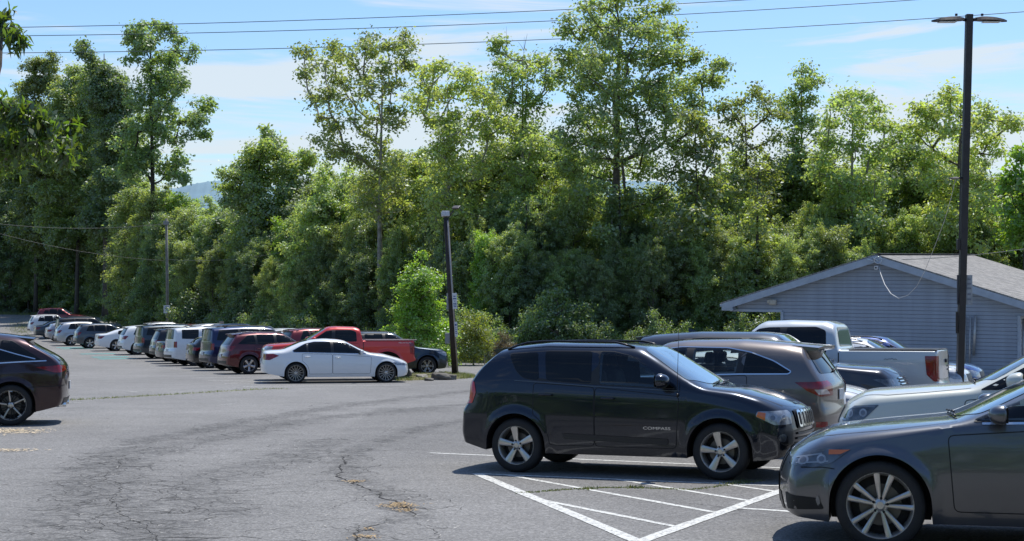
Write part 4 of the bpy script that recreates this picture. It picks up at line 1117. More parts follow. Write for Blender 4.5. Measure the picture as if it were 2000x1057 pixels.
# fine map cracking inside the worn wheel paths
v=[];f=[]
for pts,w in BANDS:
    gp=[np.array(G(*p)) for p in pts]
    for a,b in zip(gp[:-1],gp[1:]):
        for _ in range(int(np.linalg.norm(b-a)*(17 if w>.35 else 10))):
            p=a+(b-a)*rng.uniform()+rng.normal(0,w*.8,2); th=rng.normal(0,.5) if rng.random()<.65 else rng.uniform(0,3.14); L_=rng.uniform(.12,.75); n=int(L_/.07)+2; Q=[p]
            for k in range(n): th+=rng.normal(0,.62); Q.append(Q[-1]+.07*np.array([math.cos(th),math.sin(th)]))
            ww=rng.uniform(.004,.011); o=len(v)
            for i,q in enumerate(Q):
                t=Q[min(i+1,len(Q)-1)]-Q[max(i-1,0)]; t/=np.linalg.norm(t)+1e-9; e=ww*min(1,(i+.3)/2,(len(Q)-i-.7)/2)
                for g in (-1,1): x=q+np.array([-t[1],t[0]])*g*e/2; v.append((x[0],x[1],float(gz(x[1]))+.0016))
            for i in range(len(Q)-1): f.append((o+2*i,o+2*i+2,o+2*i+3,o+2*i+1))
pyd('pavement_cracking',v,f,pbr('fine_crack',(.05,.048,.045),.95),kind='structure')

def scatter(name,centers,sig,n,size,mat,up=.0,**kw):
    C=[];T=[]
    for (x,y),s_,k_ in zip(centers,sig,n):
        for _ in range(k_):
            a=rng.normal(0,1,2)*s_; C.append((x+a[0],y+a[1]))
    v=[];f=[]
    for (x,y) in C:
        a=rng.uniform(0,6.28); l=size*rng.uniform(.5,1.4); w=l*rng.uniform(.12,.3); z=float(gz(y))+.012
        dx,dy=math.cos(a)*l/2,math.sin(a)*l/2; qx,qy=-math.sin(a)*w/2,math.cos(a)*w/2; t=rng.uniform(-.3,.5)*l*.4
        o=len(v); v+=[(x-dx-qx,y-dy-qy,z),(x+dx-qx,y+dy-qy,z+abs(t)),(x+dx+qx,y+dy+qy,z+abs(t)),(x-dx+qx,y-dy+qy,z+.004)]; f.append((o,o+1,o+2,o+3))
    return pyd(name,v,f,mat,None,False,kind='stuff',**kw)
STRAW=pbr('straw',(.40,.28,.14),.8,noise=(30,.4)); PALE=pbr('pale_straw',(.62,.50,.33),.8,noise=(30,.3))
scatter('dry_needles',[G(693,942),G(780,990),G(790,998),G(775,985),G(711,1050),G(720,1035)],[.06,.09,.06,.05,.06,.03],[80,150,70,45,60,25],.04,STRAW,label='orange dry needles caught in the long pavement crack',cat='debris')
scatter('leaf_litter',[G(20,842),G(50,846),G(-20,845),G(25,880),G(5,882)],[(.32,.28),(.2,.15),(.4,.3),(.2,.1),(.25,.1)],[360,90,300,90,90],.055,PALE,label='tan leaf litter on the asphalt beside the burgundy SUV',cat='debris')
sc=[];sg=[];nn_=[]
for P in CR:
    for p in P[::3]: sc.append(tuple(p)); sg.append(.05); nn_.append(4)
scatter('crack_rubble',sc,sg,nn_,.03,pbr('rubble',(.2,.19,.17),.9,noise=(30,.5)),label='crumbled grit along the broken pavement cracks',cat='grit')
sc=[tuple(G(rng.uniform(0,900),760+290*rng.uniform(0,1)**1.5)) for _ in range(420)]
scatter('twig_litter',sc,[.0]*420,[1]*420,.035,pbr('litter',(.42,.4,.36),.8,noise=(30,.4)),label='scattered pale leaf bits and twigs on the asphalt',cat='debris')

def blades(name,pts,sig,n,h,mat,**kw):
    v=[];f=[]
    for (x,y) in pts:
        for _ in range(n):
            a=rng.normal(0,1,2)*sig; X,Y=x+a[0],y+a[1]; z=float(gz(Y)); t=rng.uniform(0,6.28); hh=h*rng.uniform(.4,1.3); w=.008+h*.03; lean=rng.normal(0,.5,2)*hh
            o=len(v); c,s_=math.cos(t)*w,math.sin(t)*w; v+=[(X-c,Y-s_,z),(X+c,Y+s_,z),(X+lean[0],Y+lean[1],z+hh)]; f.append((o,o+1,o+2))
    return pyd(name,v,f,mat,None,False,kind='stuff',**kw)

# ---------------------------------------------------------------- foliage
def leaf_mat(name,c,trans=.5,tc_=None,var=.35):
    m=bpy.data.materials.new(name); nt=nodes(m); N=nt.nodes.new; L=nt.links.new
    o=N('ShaderNodeOutputMaterial'); ge=N('ShaderNodeNewGeometry'); oi=N('ShaderNodeObjectInfo')
    hs=N('ShaderNodeHueSaturation'); hs.inputs['Color'].default_value=(*c,1)
    v=N('ShaderNodeMapRange'); v.inputs[3].default_value=1-var; v.inputs[4].default_value=1+var; L(ge.outputs['Random Per Island'],v.inputs[0])
    v2=N('ShaderNodeMapRange'); v2.inputs[3].default_value=.78; v2.inputs[4].default_value=1.25; L(oi.outputs['Random'],v2.inputs[0])
    vm=N('ShaderNodeMath'); vm.operation='MULTIPLY'; L(v.outputs[0],vm.inputs[0]); L(v2.outputs[0],vm.inputs[1]); L(vm.outputs[0],hs.inputs['Value'])
    h=N('ShaderNodeMapRange'); h.inputs[3].default_value=.475; h.inputs[4].default_value=.52; L(ge.outputs['Random Per Island'],h.inputs[0]); L(h.outputs[0],hs.inputs['Hue'])
    d=N('ShaderNodeBsdfDiffuse'); L(hs.outputs[0],d.inputs[0])
    t=N('ShaderNodeBsdfTranslucent'); g=N('ShaderNodeMix'); g.data_type='RGBA'; g.blend_type='MULTIPLY'; g.inputs[0].default_value=1; g.inputs[7].default_value=(*(tc_ or (1.5,1.45,.55)),1); L(hs.outputs[0],g.inputs[6]); L(g.outputs[2],t.inputs[0])
    mx=N('ShaderNodeMixShader'); mx.inputs[0].default_value=trans; L(d.outputs[0],mx.inputs[1]); L(t.outputs[0],mx.inputs[2])
    gl_=N('ShaderNodeBsdfGlossy'); gl_.inputs['Roughness'].default_value=.5; gl_.inputs[0].default_value=(.9,.95,1,1)
    m2=N('ShaderNodeMixShader'); m2.inputs[0].default_value=.075; L(mx.outputs[0],m2.inputs[1]); L(gl_.outputs[0],m2.inputs[2])
    L(m2.outputs[0],o.inputs[0]); return m
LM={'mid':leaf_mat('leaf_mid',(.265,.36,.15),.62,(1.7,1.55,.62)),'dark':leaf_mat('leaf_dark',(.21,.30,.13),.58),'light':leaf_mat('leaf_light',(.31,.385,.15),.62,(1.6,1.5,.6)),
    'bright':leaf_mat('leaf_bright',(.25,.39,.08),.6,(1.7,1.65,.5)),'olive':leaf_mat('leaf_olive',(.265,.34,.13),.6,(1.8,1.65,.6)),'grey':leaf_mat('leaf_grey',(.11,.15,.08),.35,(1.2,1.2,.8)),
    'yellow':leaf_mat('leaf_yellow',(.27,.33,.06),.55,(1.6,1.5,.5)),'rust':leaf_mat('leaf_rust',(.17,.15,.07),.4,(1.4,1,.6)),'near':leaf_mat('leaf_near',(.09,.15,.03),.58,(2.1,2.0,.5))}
BARK=pbr('bark',(.10,.085,.07),.9,noise=(6,.45),bump=(9,.8)); BARKP=pbr('bark_pale',(.27,.25,.21),.85,noise=(4,.5),bump=(8,.6)); BARKD=pbr('bark_dark',(.04,.036,.03),.9,noise=(6,.4))

def leaf_mesh(name, C, size, rs, mat, aspect=.62, droop=0., normals=None):
    n=len(C); 
    N_=rs.normal(0,1,(n,3)); N_[:,2]=np.abs(N_[:,2])+.35
    if normals is not None: N_+=normals*1.0
    N_/=np.linalg.norm(N_,axis=1)[:,None]
    T=np.cross(N_,rs.normal(0,1,(n,3))); 
    if droop: T[:,2]-=droop
    T/=np.linalg.norm(T,axis=1)[:,None]; B=np.cross(N_,T); B/=np.linalg.norm(B,axis=1)[:,None]
    l=(size*rs.uniform(.6,1.35,n))[:,None]; w=l*aspect*rs.uniform(.75,1.2,n)[:,None]
    cup=(N_*l*.10)
    V=np.stack([C-T*l*.5, C+B*w*.5+cup-T*l*.08, C+T*l*.5, C-B*w*.5+cup-T*l*.08],1).reshape(-1,3).astype(np.float32)
    me=bpy.data.meshes.new(name); me.vertices.add(4*n); me.vertices.foreach_set('co',V.ravel())
    me.loops.add(4*n); me.loops.foreach_set('vertex_index',np.arange(4*n,dtype=np.int32))
    me.polygons.add(n); me.polygons.foreach_set('loop_start',np.arange(0,4*n,4,dtype=np.int32)); me.polygons.foreach_set('loop_total',np.full(n,4,np.int32))
    me.update(calc_edges=True); me.materials.append(mat); return me

def limb_mesh(name, base, top, rad, lobes, rs, mat, twigs, tw=.35, lean=.3):
    "tapered trunk, one curved limb to each leaf lobe, twigs to clusters"
    mb=MB(); H=(top-base).length; K_=12; tr=[]; w=rs.normal(0,1,(3,2))*H*.012
    for i in range(K_+1):
        t=i/K_; p=base.lerp(top,t); p=p+Vector((math.sin(t*5+w[0,0])*w[1,0],math.cos(t*4)*w[1,1],0))*t; tr.append(p)
    rads=[rad*(1-.86*(i/K_)**.9)*(1.35 if i==0 else 1) for i in range(K_+1)]
    mb.tube(tr,rads,9)
    def trunk_at(z):
        t=max(0,min(1,(z-base.z)/max(.1,(top.z-base.z)))); i=min(K_-1,int(t*K_)); return tr[i].lerp(tr[i+1],t*K_-i), rads[i]
    # limbs branch from the trunk or from an inner lobe, whichever is the natural parent
    nodes_=[(tr[i],rads[i],-1) for i in range(3,K_+1)]; nt0=len(nodes_)
    order=sorted(range(len(lobes)),key=lambda i:math.hypot(lobes[i][0][0]-tr[6].x,lobes[i][0][1]-tr[6].y)+.25*abs(lobes[i][0][2]-base.z-.6*H))
    par={}; pos=[n[0] for n in nodes_]; links=[]
    for i in order:
        c=Vector(lobes[i][0]); best=None
        for k,p in enumerate(pos):
            d=(c-p).length; cost=d+1.6*max(0,p.z-c.z+.25*d)+(.0 if k>=nt0 else .25*d)
            if best is None or cost<best[0]: best=(cost,k)
        pos.append(c); par[len(pos)-1]=best[1]; 
    cnt=[0]*len(pos)
    for k in range(len(pos)-1,nt0-1,-1):
        cnt[k]+=1; q=par[k]
        if q>=nt0: cnt[q]+=cnt[k]
    for k in range(nt0,len(pos)):
        q=par[k]; a=pos[q]; c=pos[k]; L_=(c-a).length; r1=.016*math.sqrt(cnt[k])+.008; r0=min(r1*1.5,(rads[min(K_,q+3)]*.8 if q<nt0 else .018*math.sqrt(cnt[q])+.01))
        b=a.lerp(c,.5)+Vector((rs.normal(0,.07),rs.normal(0,.07),rs.normal(0,.05)-.05))*L_
        mb.tube([a,a.lerp(b,.5)+Vector((0,0,-.02*L_)),b,b.lerp(c,.5),c],[r0,r0*.8,(r0+r1)/2,r1,r1*.8],5,cap=False)
    for a,b in twigs: 
        a=Vector(a); b=Vector(b); mb.tube([a,a.lerp(b,.5)+Vector((0,0,.05)),b],[.022,.015,.006],3,cap=False)
    me=bpy.data.meshes.new(name); me.from_pydata(mb.v,[],mb.f); me.materials.append(mat); me.shade_smooth(); return me

def make_crown(lobes, rs, per=9, leaves=46, size=.26, spread=.42, flat=.8):
    C=[];Nn=[];tw=[]
    for c,r in lobes:
        c=np.array(c); k=max(3,int(per*2.0*r**1.6*rs.uniform(.7,1.2)))
        d=rs.normal(0,1,(k,3)); d/=np.linalg.norm(d,axis=1)[:,None]; d*=(rs.uniform(.12,1,k)**.5)[:,None]*r*1.22; d[:,2]*=flat
        q=c+d
        for p in q[:5]: tw.append((tuple(c+[0,0,-.2*r]),tuple(p)))
        for p in q:
            s_=spread*rs.uniform(.7,1.3); m_=int(leaves*rs.uniform(.7,1.3)); e=rs.normal(0,1,(m_,3))*s_*.62; e[:,2]*=.7
            C.append(p+e); Nn.append(np.repeat(((p-c)/r+e*.6)[None] if False else ((p-c)/max(r,.1)+e*.6),1,0))
    C=np.concatenate(C); Nn=np.concatenate(Nn); return C,Nn,tw

def hero(label, lobes_px, tx, D, kind, size=.18, rad=.22, bark=None, per=8, leaves=44, seed=1, topy=None, depth=.9, kd=None, group=None, spread=.42, cat='tree', bare=(), skirt=470):
    rs=np.random.default_rng(seed); s=F/D; lobes=[]
    cx=np.mean([l[0] for l in lobes_px])
    wid=(max(l[0] for l in lobes_px)-min(l[0] for l in lobes_px))/s/2
    for (x,y,r) in lobes_px:
        rel=min(1,abs((x-cx)/s)/max(wid,.5)); dd=rs.uniform(-1,1)*wid*depth*math.sqrt(max(.1,1-rel**2))
        Dk=D+dd; p=at(x,y,Dk); lobes.append((tuple(p),max(.35,r/s*1.02)))
        if r/s>.75 and rs.random()<.6:
            p=at(x+rs.uniform(-.5,.5)*r,y+rs.uniform(.2,.8)*r,D-dd*.8+rs.uniform(-.5,.5)); lobes.append((tuple(p),r/s*.8))
    for (c_,r_) in list(lobes):
        for _ in range(2):
            d_=rs.normal(0,1,3); d_/=np.linalg.norm(d_); lobes.append((tuple(np.array(c_)+d_*r_*rs.uniform(1.05,1.45)),r_*rs.uniform(.22,.5)))
    low=max(l[1] for l in lobes_px)
    if skirt:
        y=low+8
        while y<skirt:
            for _ in range(3):
                xx=tx+(cx-tx)*.3+rs.normal(0,26); rr_=rs.uniform(18,30); p=at(xx,y+rs.uniform(-12,12),D+rs.normal(0,1.6)); lobes.append((tuple(p),rr_/s))
            y+=24
    base=at(tx,0,D); base.z=float(gz(D))-.1
    ty=topy if topy is not None else min(l[1] for l in lobes_px)+12
    top=at(tx+(cx-tx)*.35 if topy is None else tx,ty,D)
    loc=base.copy(); base_l=Vector((0,0,0)); 
    lobes=[(tuple(Vector(c)-loc),r) for c,r in lobes]; top_l=top-loc
    C,Nn,tw=make_crown(lobes,rs,per*1.35,int(leaves*1.15),size,spread*1.1)
    root=empty('tree',loc,label=label,cat=cat,group=group)
    for a,b,c_,d_ in bare: 
        pa=at(a,b,D)-loc; pb=at(c_,d_,D)-loc; tw+= [(tuple(pa),tuple(pb))]
    link('trunk',limb_mesh('trunk',base_l,top_l,rad,lobes,rs,bark or BARK,tw),[],root) if False else None
    o=bpy.data.objects.new('trunk',limb_mesh('trunk',base_l,top_l,rad,lobes,rs,bark or BARK,tw)); COL.objects.link(o); o.parent=root
    o=bpy.data.objects.new('crown',leaf_mesh('crown',C,size,rs,LM[kind],normals=Nn)); COL.objects.link(o); o.parent=root
    return root

def proto(H, Wd, seed, kind, size, nl=22, t0=.12, bark=None, shape='oval', leaves=44, per=8, rad=.16, trunk=True, spread=.42, lr=(.26,.46)):
    rs=np.random.default_rng(seed); lobes=[]
    for i in range(nl):
        t=t0+(1-t0)*rs.uniform(0,1)**.85
        env=Wd*(math.sin(math.pi*min(.98,(t*.82+.12)))**.7) if shape=='oval' else (Wd*(1-t)**.6 if shape=='cone' else Wd*(1-t**3)**.5)
        a=rs.uniform(0,6.28); rr_=env*rs.uniform(.25,1)**.6*.8
        lobes.append(((math.cos(a)*rr_,math.sin(a)*rr_,H*t*.93),Wd*rs.uniform(*lr)))
    for (c_,r_) in list(lobes):
        for _ in range(2):
            d_=rs.normal(0,1,3); d_/=np.linalg.norm(d_); q_=np.array(c_)+d_*r_*rs.uniform(1.,1.7)*np.array([1,1,1.3]); lobes.append((tuple(q_),r_*rs.uniform(.2,.45)))
    C,Nn,tw=make_crown(lobes,rs,per*.72,int(leaves*1.5),size*.72,spread*.9)
    kk=C[:,2]>.02; C=C[kk]; Nn=Nn[kk]; size=size*.72
    tm=limb_mesh('trunk',Vector((0,0,-.1)),Vector((rs.normal(0,.1),rs.normal(0,.1),H*.9)),rad,lobes,rs,bark or BARK,tw)
    cm=leaf_mesh('crown',C,size,rs,LM[kind],normals=Nn)
    return (H,tm,cm)
def plant(pr, name, X, D, h, label, cat, group, rs, wide=1.0):
    H,tm,cm=pr; s=h/H; loc=(X,D,float(gz(D))-.05)
    M=Matrix.Rotation(rs.uniform(0,6.28),4,'Z')@Matrix.Diagonal((s*wide,s*wide,s,1))
    r=empty(name,loc,M,label=label,cat=cat,group=group)
    for nm,me in (('trunk',tm),('crown',cm)):
        o=bpy.data.objects.new(nm,me); COL.objects.link(o); o.parent=r
    return r
# ---------------------------------------------------------------- the tree line
def j(l): return l
T1=[(262,62,20),(300,57,16),(320,62,10),(345,75,12),(366,105,15),(330,110,22),(265,110,22),(300,150,30),(340,150,24),(270,190,28),(320,200,28),(280,240,30),(320,250,20),(262,290,28),(300,300,24),(398,205,17),(375,235,18),(388,262,12),(345,268,14),(335,325,22),(352,312,12),(355,345,10),(250,330,25),(285,85,18)]
hero('tallest open-crowned dark tree on the left, with one long branch reaching right',T1,292,131,'dark',.30,.34,BARKD,per=4.2,leaves=34,seed=11,skirt=0)
hero('tree with wispy grey-green top rising at the far left edge of the sky',[(60,130,14),(75,125,10),(75,155,22),(50,175,16),(100,120,14),(95,165,25),(60,200,26),(90,215,30),(50,245,30),(40,290,35),(90,270,32)],70,166,'olive',.26,.25,seed=12,per=7)
hero('rounded light green tree left of the tall dark tree',[(150,150,22),(130,175,22),(175,165,22),(190,190,24),(140,210,30),(180,230,32),(150,260,32),(110,240,26),(205,250,26),(170,300,36),(120,310,34)],150,160,'mid',.27,.26,seed=13)
hero('dark narrow tree with a thin top shoot between two left trees',[(158,92,8),(164,102,9),(178,112,10),(185,130,18),(205,140,18),(222,155,20),(200,170,25),(225,190,25),(180,190,20),(215,230,30),(235,260,28),(240,220,20),(225,300,35)],205,152,'dark',.28,.28,seed=14)
hero('pointed mid green tree standing by the gap of distant hills',[(520,268,12),(530,285,12),(505,303,20),(543,308,20),(480,330,20),(452,345,16),(500,335,22),(562,330,18),(592,322,11),(600,300,6),(603,312,7),(522,352,30),(572,370,26),(470,380,24),(530,410,32),(440,372,14)],500,113,'mid',.26,.24,BARKD,seed=15)
T4=[(715,68,16),(722,95,20),(597,102,10),(618,125,14),(598,152,9),(650,108,16),(682,108,18),(772,92,15),(788,78,10),(790,108,16),(755,130,22),(700,138,22),(655,148,20),(632,190,20),(680,190,24),(722,180,22),(765,172,20),(800,128,10),(650,230,20),(692,240,22),(735,230,20),(780,218,16),(636,272,13),(665,292,15),(700,300,18),(750,282,14),(608,205,9),(643,305,9),(770,250,12)]
hero('broad airy sycamore with pale trunk and wide spread crown against the sky',T4,743,92,'light',.22,.24,BARKP,per=5,leaves=30,seed=21,topy=150,skirt=430)
T5=[(836,138,12),(830,162,17),(868,140,15),(900,148,16),(922,152,11),(845,192,22),(882,190,24),(920,192,20),(946,182,14),(962,210,15),(860,232,14),(932,232,16),(828,224,16),(812,192,13),(972,242,16),(950,256,12),(900,222,14)]
hero('sycamore with forked pale trunk, lower and right of the broad airy sycamore',T5,877,87,'light',.22,.22,BARKP,per=5,leaves=30,seed=22,topy=190,skirt=440)
T6=[(980,82,7),(973,106,11),(987,126,12),(1002,142,9),(1022,118,9),(965,152,13),(1000,166,16),(1030,152,13),(1062,110,12),(1066,140,14),(1076,170,14),(1010,200,20),(1050,210,20),(972,200,18),(990,240,22),(1040,250,22)]
hero('thin-topped tree with bare twigs sticking up beside the giant sycamore',T6,1020,90,'mid',.21,.2,BARKP,per=5,leaves=30,seed=23,topy=110,bare=[(990,120,989,52),(1022,150,1024,72),(1024,100,1012,82),(1024,95,1030,66),(1040,170,1056,118)])
T7=[(1160,16,20),(1200,0,22),(1250,-6,22),(1290,20,18),(1112,55,14),(1140,58,22),(1190,50,28),(1240,50,28),(1288,60,24),(1322,72,16),(1110,100,18),(1160,110,28),(1215,110,30),(1270,110,28),(1322,122,22),(1362,112,12),(1108,150,16),(1150,160,26),(1205,170,30),(1265,170,28),(1322,162,24),(1368,152,16),(1398,132,8),(1128,212,24),(1180,220,28),(1240,225,30),(1300,220,26),(1352,206,20),(1398,162,8),(1150,270,28),(1210,280,30),(1270,280,28),(1326,272,22),(1362,240,12),(1106,262,22),(1118,312,28),(1180,330,30),(1250,330,30),(1312,330,22),(1150,380,30),(1210,390,32),(1275,390,28)]
hero('giant dense sycamore, tallest tree, its top cut by the upper edge',T7,1205,85,'mid',.21,.42,BARK,per=7,leaves=38,seed=24,topy=60)
hero('slender leaning tree with reddish vines between the giant sycamore and the low right trees',[(1362,252,10),(1345,232,10),(1370,290,12),(1340,300,12),(1385,320,14),(1350,350,14),(1380,370,16),(1395,280,8)],1362,82,'olive',.25,.14,BARK,per=6,leaves=24,seed=25,topy=220)
hero('loose open tree right of the giant sycamore, with gaps showing hazy hills',[(1440,200,12),(1466,184,11),(1492,200,11),(1420,232,14),(1450,240,18),(1490,235,18),(1522,222,11),(1430,282,18),(1470,290,20),(1510,272,16),(1450,330,22),(1500,330,24),(1412,200,6)],1460,88,'olive',.21,.16,BARK,per=5,leaves=26,seed=26,topy=215)
hero('slim tree with a round tuft on top, above the middle of the right tree line',[(1580,143,11),(1592,160,11),(1572,165,11),(1550,190,13),(1540,212,16),(1576,200,16),(1556,240,22),(1590,250,18),(1560,300,24),(1540,340,26)],1568,92,'mid',.21,.18,BARK,per=6,leaves=34,seed=27)
hero('round-topped tree with pale forked stem behind the peak of the grey building',[(1655,182,15),(1632,200,16),(1686,200,16),(1710,216,10),(1620,232,18),(1660,230,26),(1700,240,20),(1738,248,12),(1625,280,24),(1670,290,26),(1720,290,22),(1757,275,14),(1650,350,28),(1710,350,28),(1600,340,24)],1660,86,'mid',.21,.2,BARKP,per=6,leaves=36,seed=28)
hero('wide leafy tree behind the tall lamp post at the right',[(1858,185,12),(1835,200,15),(1885,205,15),(1812,222,12),(1928,222,11),(1958,238,11),(1976,246,6),(1830,240,20),(1870,245,24),(1910,250,22),(1942,272,18),(1820,290,24),(1870,300,28),(1920,300,24),(1850,350,28),(1910,360,28),(1800,330,24),(1782,212,8),(1790,250,14)],1868,84,'light',.21,.24,BARK,per=6,leaves=36,seed=29)
hero('bright tree cut by the right edge above the roof',[(1990,312,14),(1970,340,18),(2005,360,24),(1980,400,28),(2030,330,25),(2040,400,35),(1990,450,30)],2000,78,'bright',.24,.18,seed=30)

rs=np.random.default_rng(99)
PR={
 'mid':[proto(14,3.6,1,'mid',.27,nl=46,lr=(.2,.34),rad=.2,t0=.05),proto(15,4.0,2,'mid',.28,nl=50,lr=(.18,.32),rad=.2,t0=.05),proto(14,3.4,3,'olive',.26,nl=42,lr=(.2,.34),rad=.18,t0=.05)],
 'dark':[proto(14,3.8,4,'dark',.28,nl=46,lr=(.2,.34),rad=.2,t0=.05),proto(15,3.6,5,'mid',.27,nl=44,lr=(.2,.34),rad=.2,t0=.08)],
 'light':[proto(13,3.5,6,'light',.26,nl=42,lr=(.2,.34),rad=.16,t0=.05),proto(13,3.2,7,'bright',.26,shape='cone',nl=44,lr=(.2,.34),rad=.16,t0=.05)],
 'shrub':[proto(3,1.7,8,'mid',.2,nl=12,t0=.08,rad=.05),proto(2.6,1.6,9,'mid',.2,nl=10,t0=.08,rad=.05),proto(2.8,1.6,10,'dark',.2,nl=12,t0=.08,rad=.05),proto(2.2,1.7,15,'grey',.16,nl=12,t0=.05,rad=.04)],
}
def mass(kind,px,top,D,idx=None,wide=1.,jit=True):
    X=(px-CX)*D/F; h=H0+(HY-top)*D/F-float(gz(D)); ps=PR[kind]; p=ps[rs.integers(len(ps)) if idx is None else idx]
    lab={'mid':'leafy mid green tree in the dense tree line behind the lot','dark':'deep green tree in the dense tree line behind the lot','light':'yellow-green tree in the dense tree line behind the lot','shrub':'low shrub at the foot of the tree line'}[kind]
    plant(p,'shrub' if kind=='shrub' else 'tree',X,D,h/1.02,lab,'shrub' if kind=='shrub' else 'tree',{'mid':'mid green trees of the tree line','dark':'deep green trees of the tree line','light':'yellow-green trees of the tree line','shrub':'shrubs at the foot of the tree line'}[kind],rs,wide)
def dline(px,back):     # distance of the wood's edge seen in this column
    lo,hi=60,200
    for _ in range(30):
        m_=(lo+hi)/2
        if m_<yedge((px-CX)*m_/F): lo=m_
        else: hi=m_
    return lo+back
# left block, back to front
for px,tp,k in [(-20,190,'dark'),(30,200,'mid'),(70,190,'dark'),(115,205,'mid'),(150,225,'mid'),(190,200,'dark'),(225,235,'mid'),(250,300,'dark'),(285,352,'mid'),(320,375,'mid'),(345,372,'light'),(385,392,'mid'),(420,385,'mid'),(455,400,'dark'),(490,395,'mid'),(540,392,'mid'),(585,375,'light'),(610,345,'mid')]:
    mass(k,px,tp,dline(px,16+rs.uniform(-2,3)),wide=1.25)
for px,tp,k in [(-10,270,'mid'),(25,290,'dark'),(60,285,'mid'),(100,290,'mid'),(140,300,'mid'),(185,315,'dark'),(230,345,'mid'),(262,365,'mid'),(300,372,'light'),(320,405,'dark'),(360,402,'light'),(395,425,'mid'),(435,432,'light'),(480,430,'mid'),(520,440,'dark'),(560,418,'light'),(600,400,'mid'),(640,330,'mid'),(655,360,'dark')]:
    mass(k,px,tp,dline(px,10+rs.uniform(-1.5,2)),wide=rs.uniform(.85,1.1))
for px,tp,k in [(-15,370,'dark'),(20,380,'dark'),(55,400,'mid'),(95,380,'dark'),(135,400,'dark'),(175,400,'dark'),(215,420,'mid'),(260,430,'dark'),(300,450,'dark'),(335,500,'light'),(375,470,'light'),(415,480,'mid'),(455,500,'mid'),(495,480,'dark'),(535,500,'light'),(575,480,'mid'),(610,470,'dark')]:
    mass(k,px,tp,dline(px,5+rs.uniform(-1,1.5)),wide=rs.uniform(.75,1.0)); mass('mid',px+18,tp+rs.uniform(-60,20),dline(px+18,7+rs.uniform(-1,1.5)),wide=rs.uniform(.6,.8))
for px in range(-20,640,44): mass('shrub',px+rs.uniform(-14,14),612+rs.uniform(-30,18),dline(px,2.4+rs.uniform(-.5,1)),idx=2)
for px in (30,52,12): mass('shrub',px,604,dline(px,1.2),idx=3)
# middle and right block
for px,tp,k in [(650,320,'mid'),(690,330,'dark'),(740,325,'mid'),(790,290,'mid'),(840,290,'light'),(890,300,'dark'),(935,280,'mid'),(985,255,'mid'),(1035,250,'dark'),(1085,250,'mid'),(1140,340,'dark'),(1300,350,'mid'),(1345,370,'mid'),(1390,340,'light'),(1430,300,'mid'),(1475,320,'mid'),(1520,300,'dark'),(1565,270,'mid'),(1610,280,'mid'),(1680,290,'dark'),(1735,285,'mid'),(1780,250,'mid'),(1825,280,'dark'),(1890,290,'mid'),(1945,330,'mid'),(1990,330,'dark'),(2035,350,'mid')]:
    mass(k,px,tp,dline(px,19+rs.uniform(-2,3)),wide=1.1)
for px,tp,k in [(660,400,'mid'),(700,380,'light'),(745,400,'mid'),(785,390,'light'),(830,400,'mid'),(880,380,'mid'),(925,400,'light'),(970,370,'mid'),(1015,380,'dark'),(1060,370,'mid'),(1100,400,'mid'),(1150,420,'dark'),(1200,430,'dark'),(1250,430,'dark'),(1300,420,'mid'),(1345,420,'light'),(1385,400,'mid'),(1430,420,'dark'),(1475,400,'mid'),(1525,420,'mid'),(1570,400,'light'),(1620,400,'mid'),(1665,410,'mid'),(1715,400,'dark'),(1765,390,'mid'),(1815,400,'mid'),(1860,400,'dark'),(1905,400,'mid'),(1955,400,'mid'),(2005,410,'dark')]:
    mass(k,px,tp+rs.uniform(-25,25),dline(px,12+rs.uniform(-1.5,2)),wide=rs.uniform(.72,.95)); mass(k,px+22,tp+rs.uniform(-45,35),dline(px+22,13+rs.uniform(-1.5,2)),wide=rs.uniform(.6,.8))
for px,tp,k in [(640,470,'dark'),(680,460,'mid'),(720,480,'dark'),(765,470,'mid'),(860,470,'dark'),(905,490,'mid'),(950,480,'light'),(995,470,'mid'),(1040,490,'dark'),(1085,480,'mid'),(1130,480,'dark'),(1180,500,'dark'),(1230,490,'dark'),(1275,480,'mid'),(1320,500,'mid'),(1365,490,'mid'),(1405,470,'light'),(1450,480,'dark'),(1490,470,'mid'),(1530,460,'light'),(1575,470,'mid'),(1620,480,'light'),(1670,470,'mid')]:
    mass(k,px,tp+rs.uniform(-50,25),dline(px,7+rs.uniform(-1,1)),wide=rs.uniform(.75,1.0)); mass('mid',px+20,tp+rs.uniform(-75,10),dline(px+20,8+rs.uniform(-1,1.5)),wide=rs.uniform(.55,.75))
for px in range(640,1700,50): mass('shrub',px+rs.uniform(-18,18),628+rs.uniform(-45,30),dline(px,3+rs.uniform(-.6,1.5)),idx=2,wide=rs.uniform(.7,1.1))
for px in (905,930,955): mass('shrub',px,664+rs.uniform(-5,5),dline(px,.9),idx=3)
def special(kind_proto,name,px,top,D,label,cat,wide=1.):
    X=(px-CX)*D/F; h=H0+(HY-top)*D/F-float(gz(D)); plant(kind_proto,name,X,D,h/1.02,label,cat,None,rs,wide)
special(proto(5.2,1.75,31,'bright',.17,nl=30,t0=.06,shape='cone',per=15,leaves=50,spread=.3,lr=(.2,.4),rad=.07),'young_tree',820,518,68,'bright yellow-green young tree standing left of the leaning light pole','tree',1.15)
special(proto(2.4,1.4,32,'yellow',.18,nl=11,t0=.2,rad=.04),'bush',925,634,70.5,'yellow-green bush just right of the leaning light pole','bush')
special(proto(2.6,1.2,33,'rust',.16,nl=9,t0=.25,rad=.04),'dead_bush',985,655,71.5,'brown withered bush near the small post sign','bush',.8)
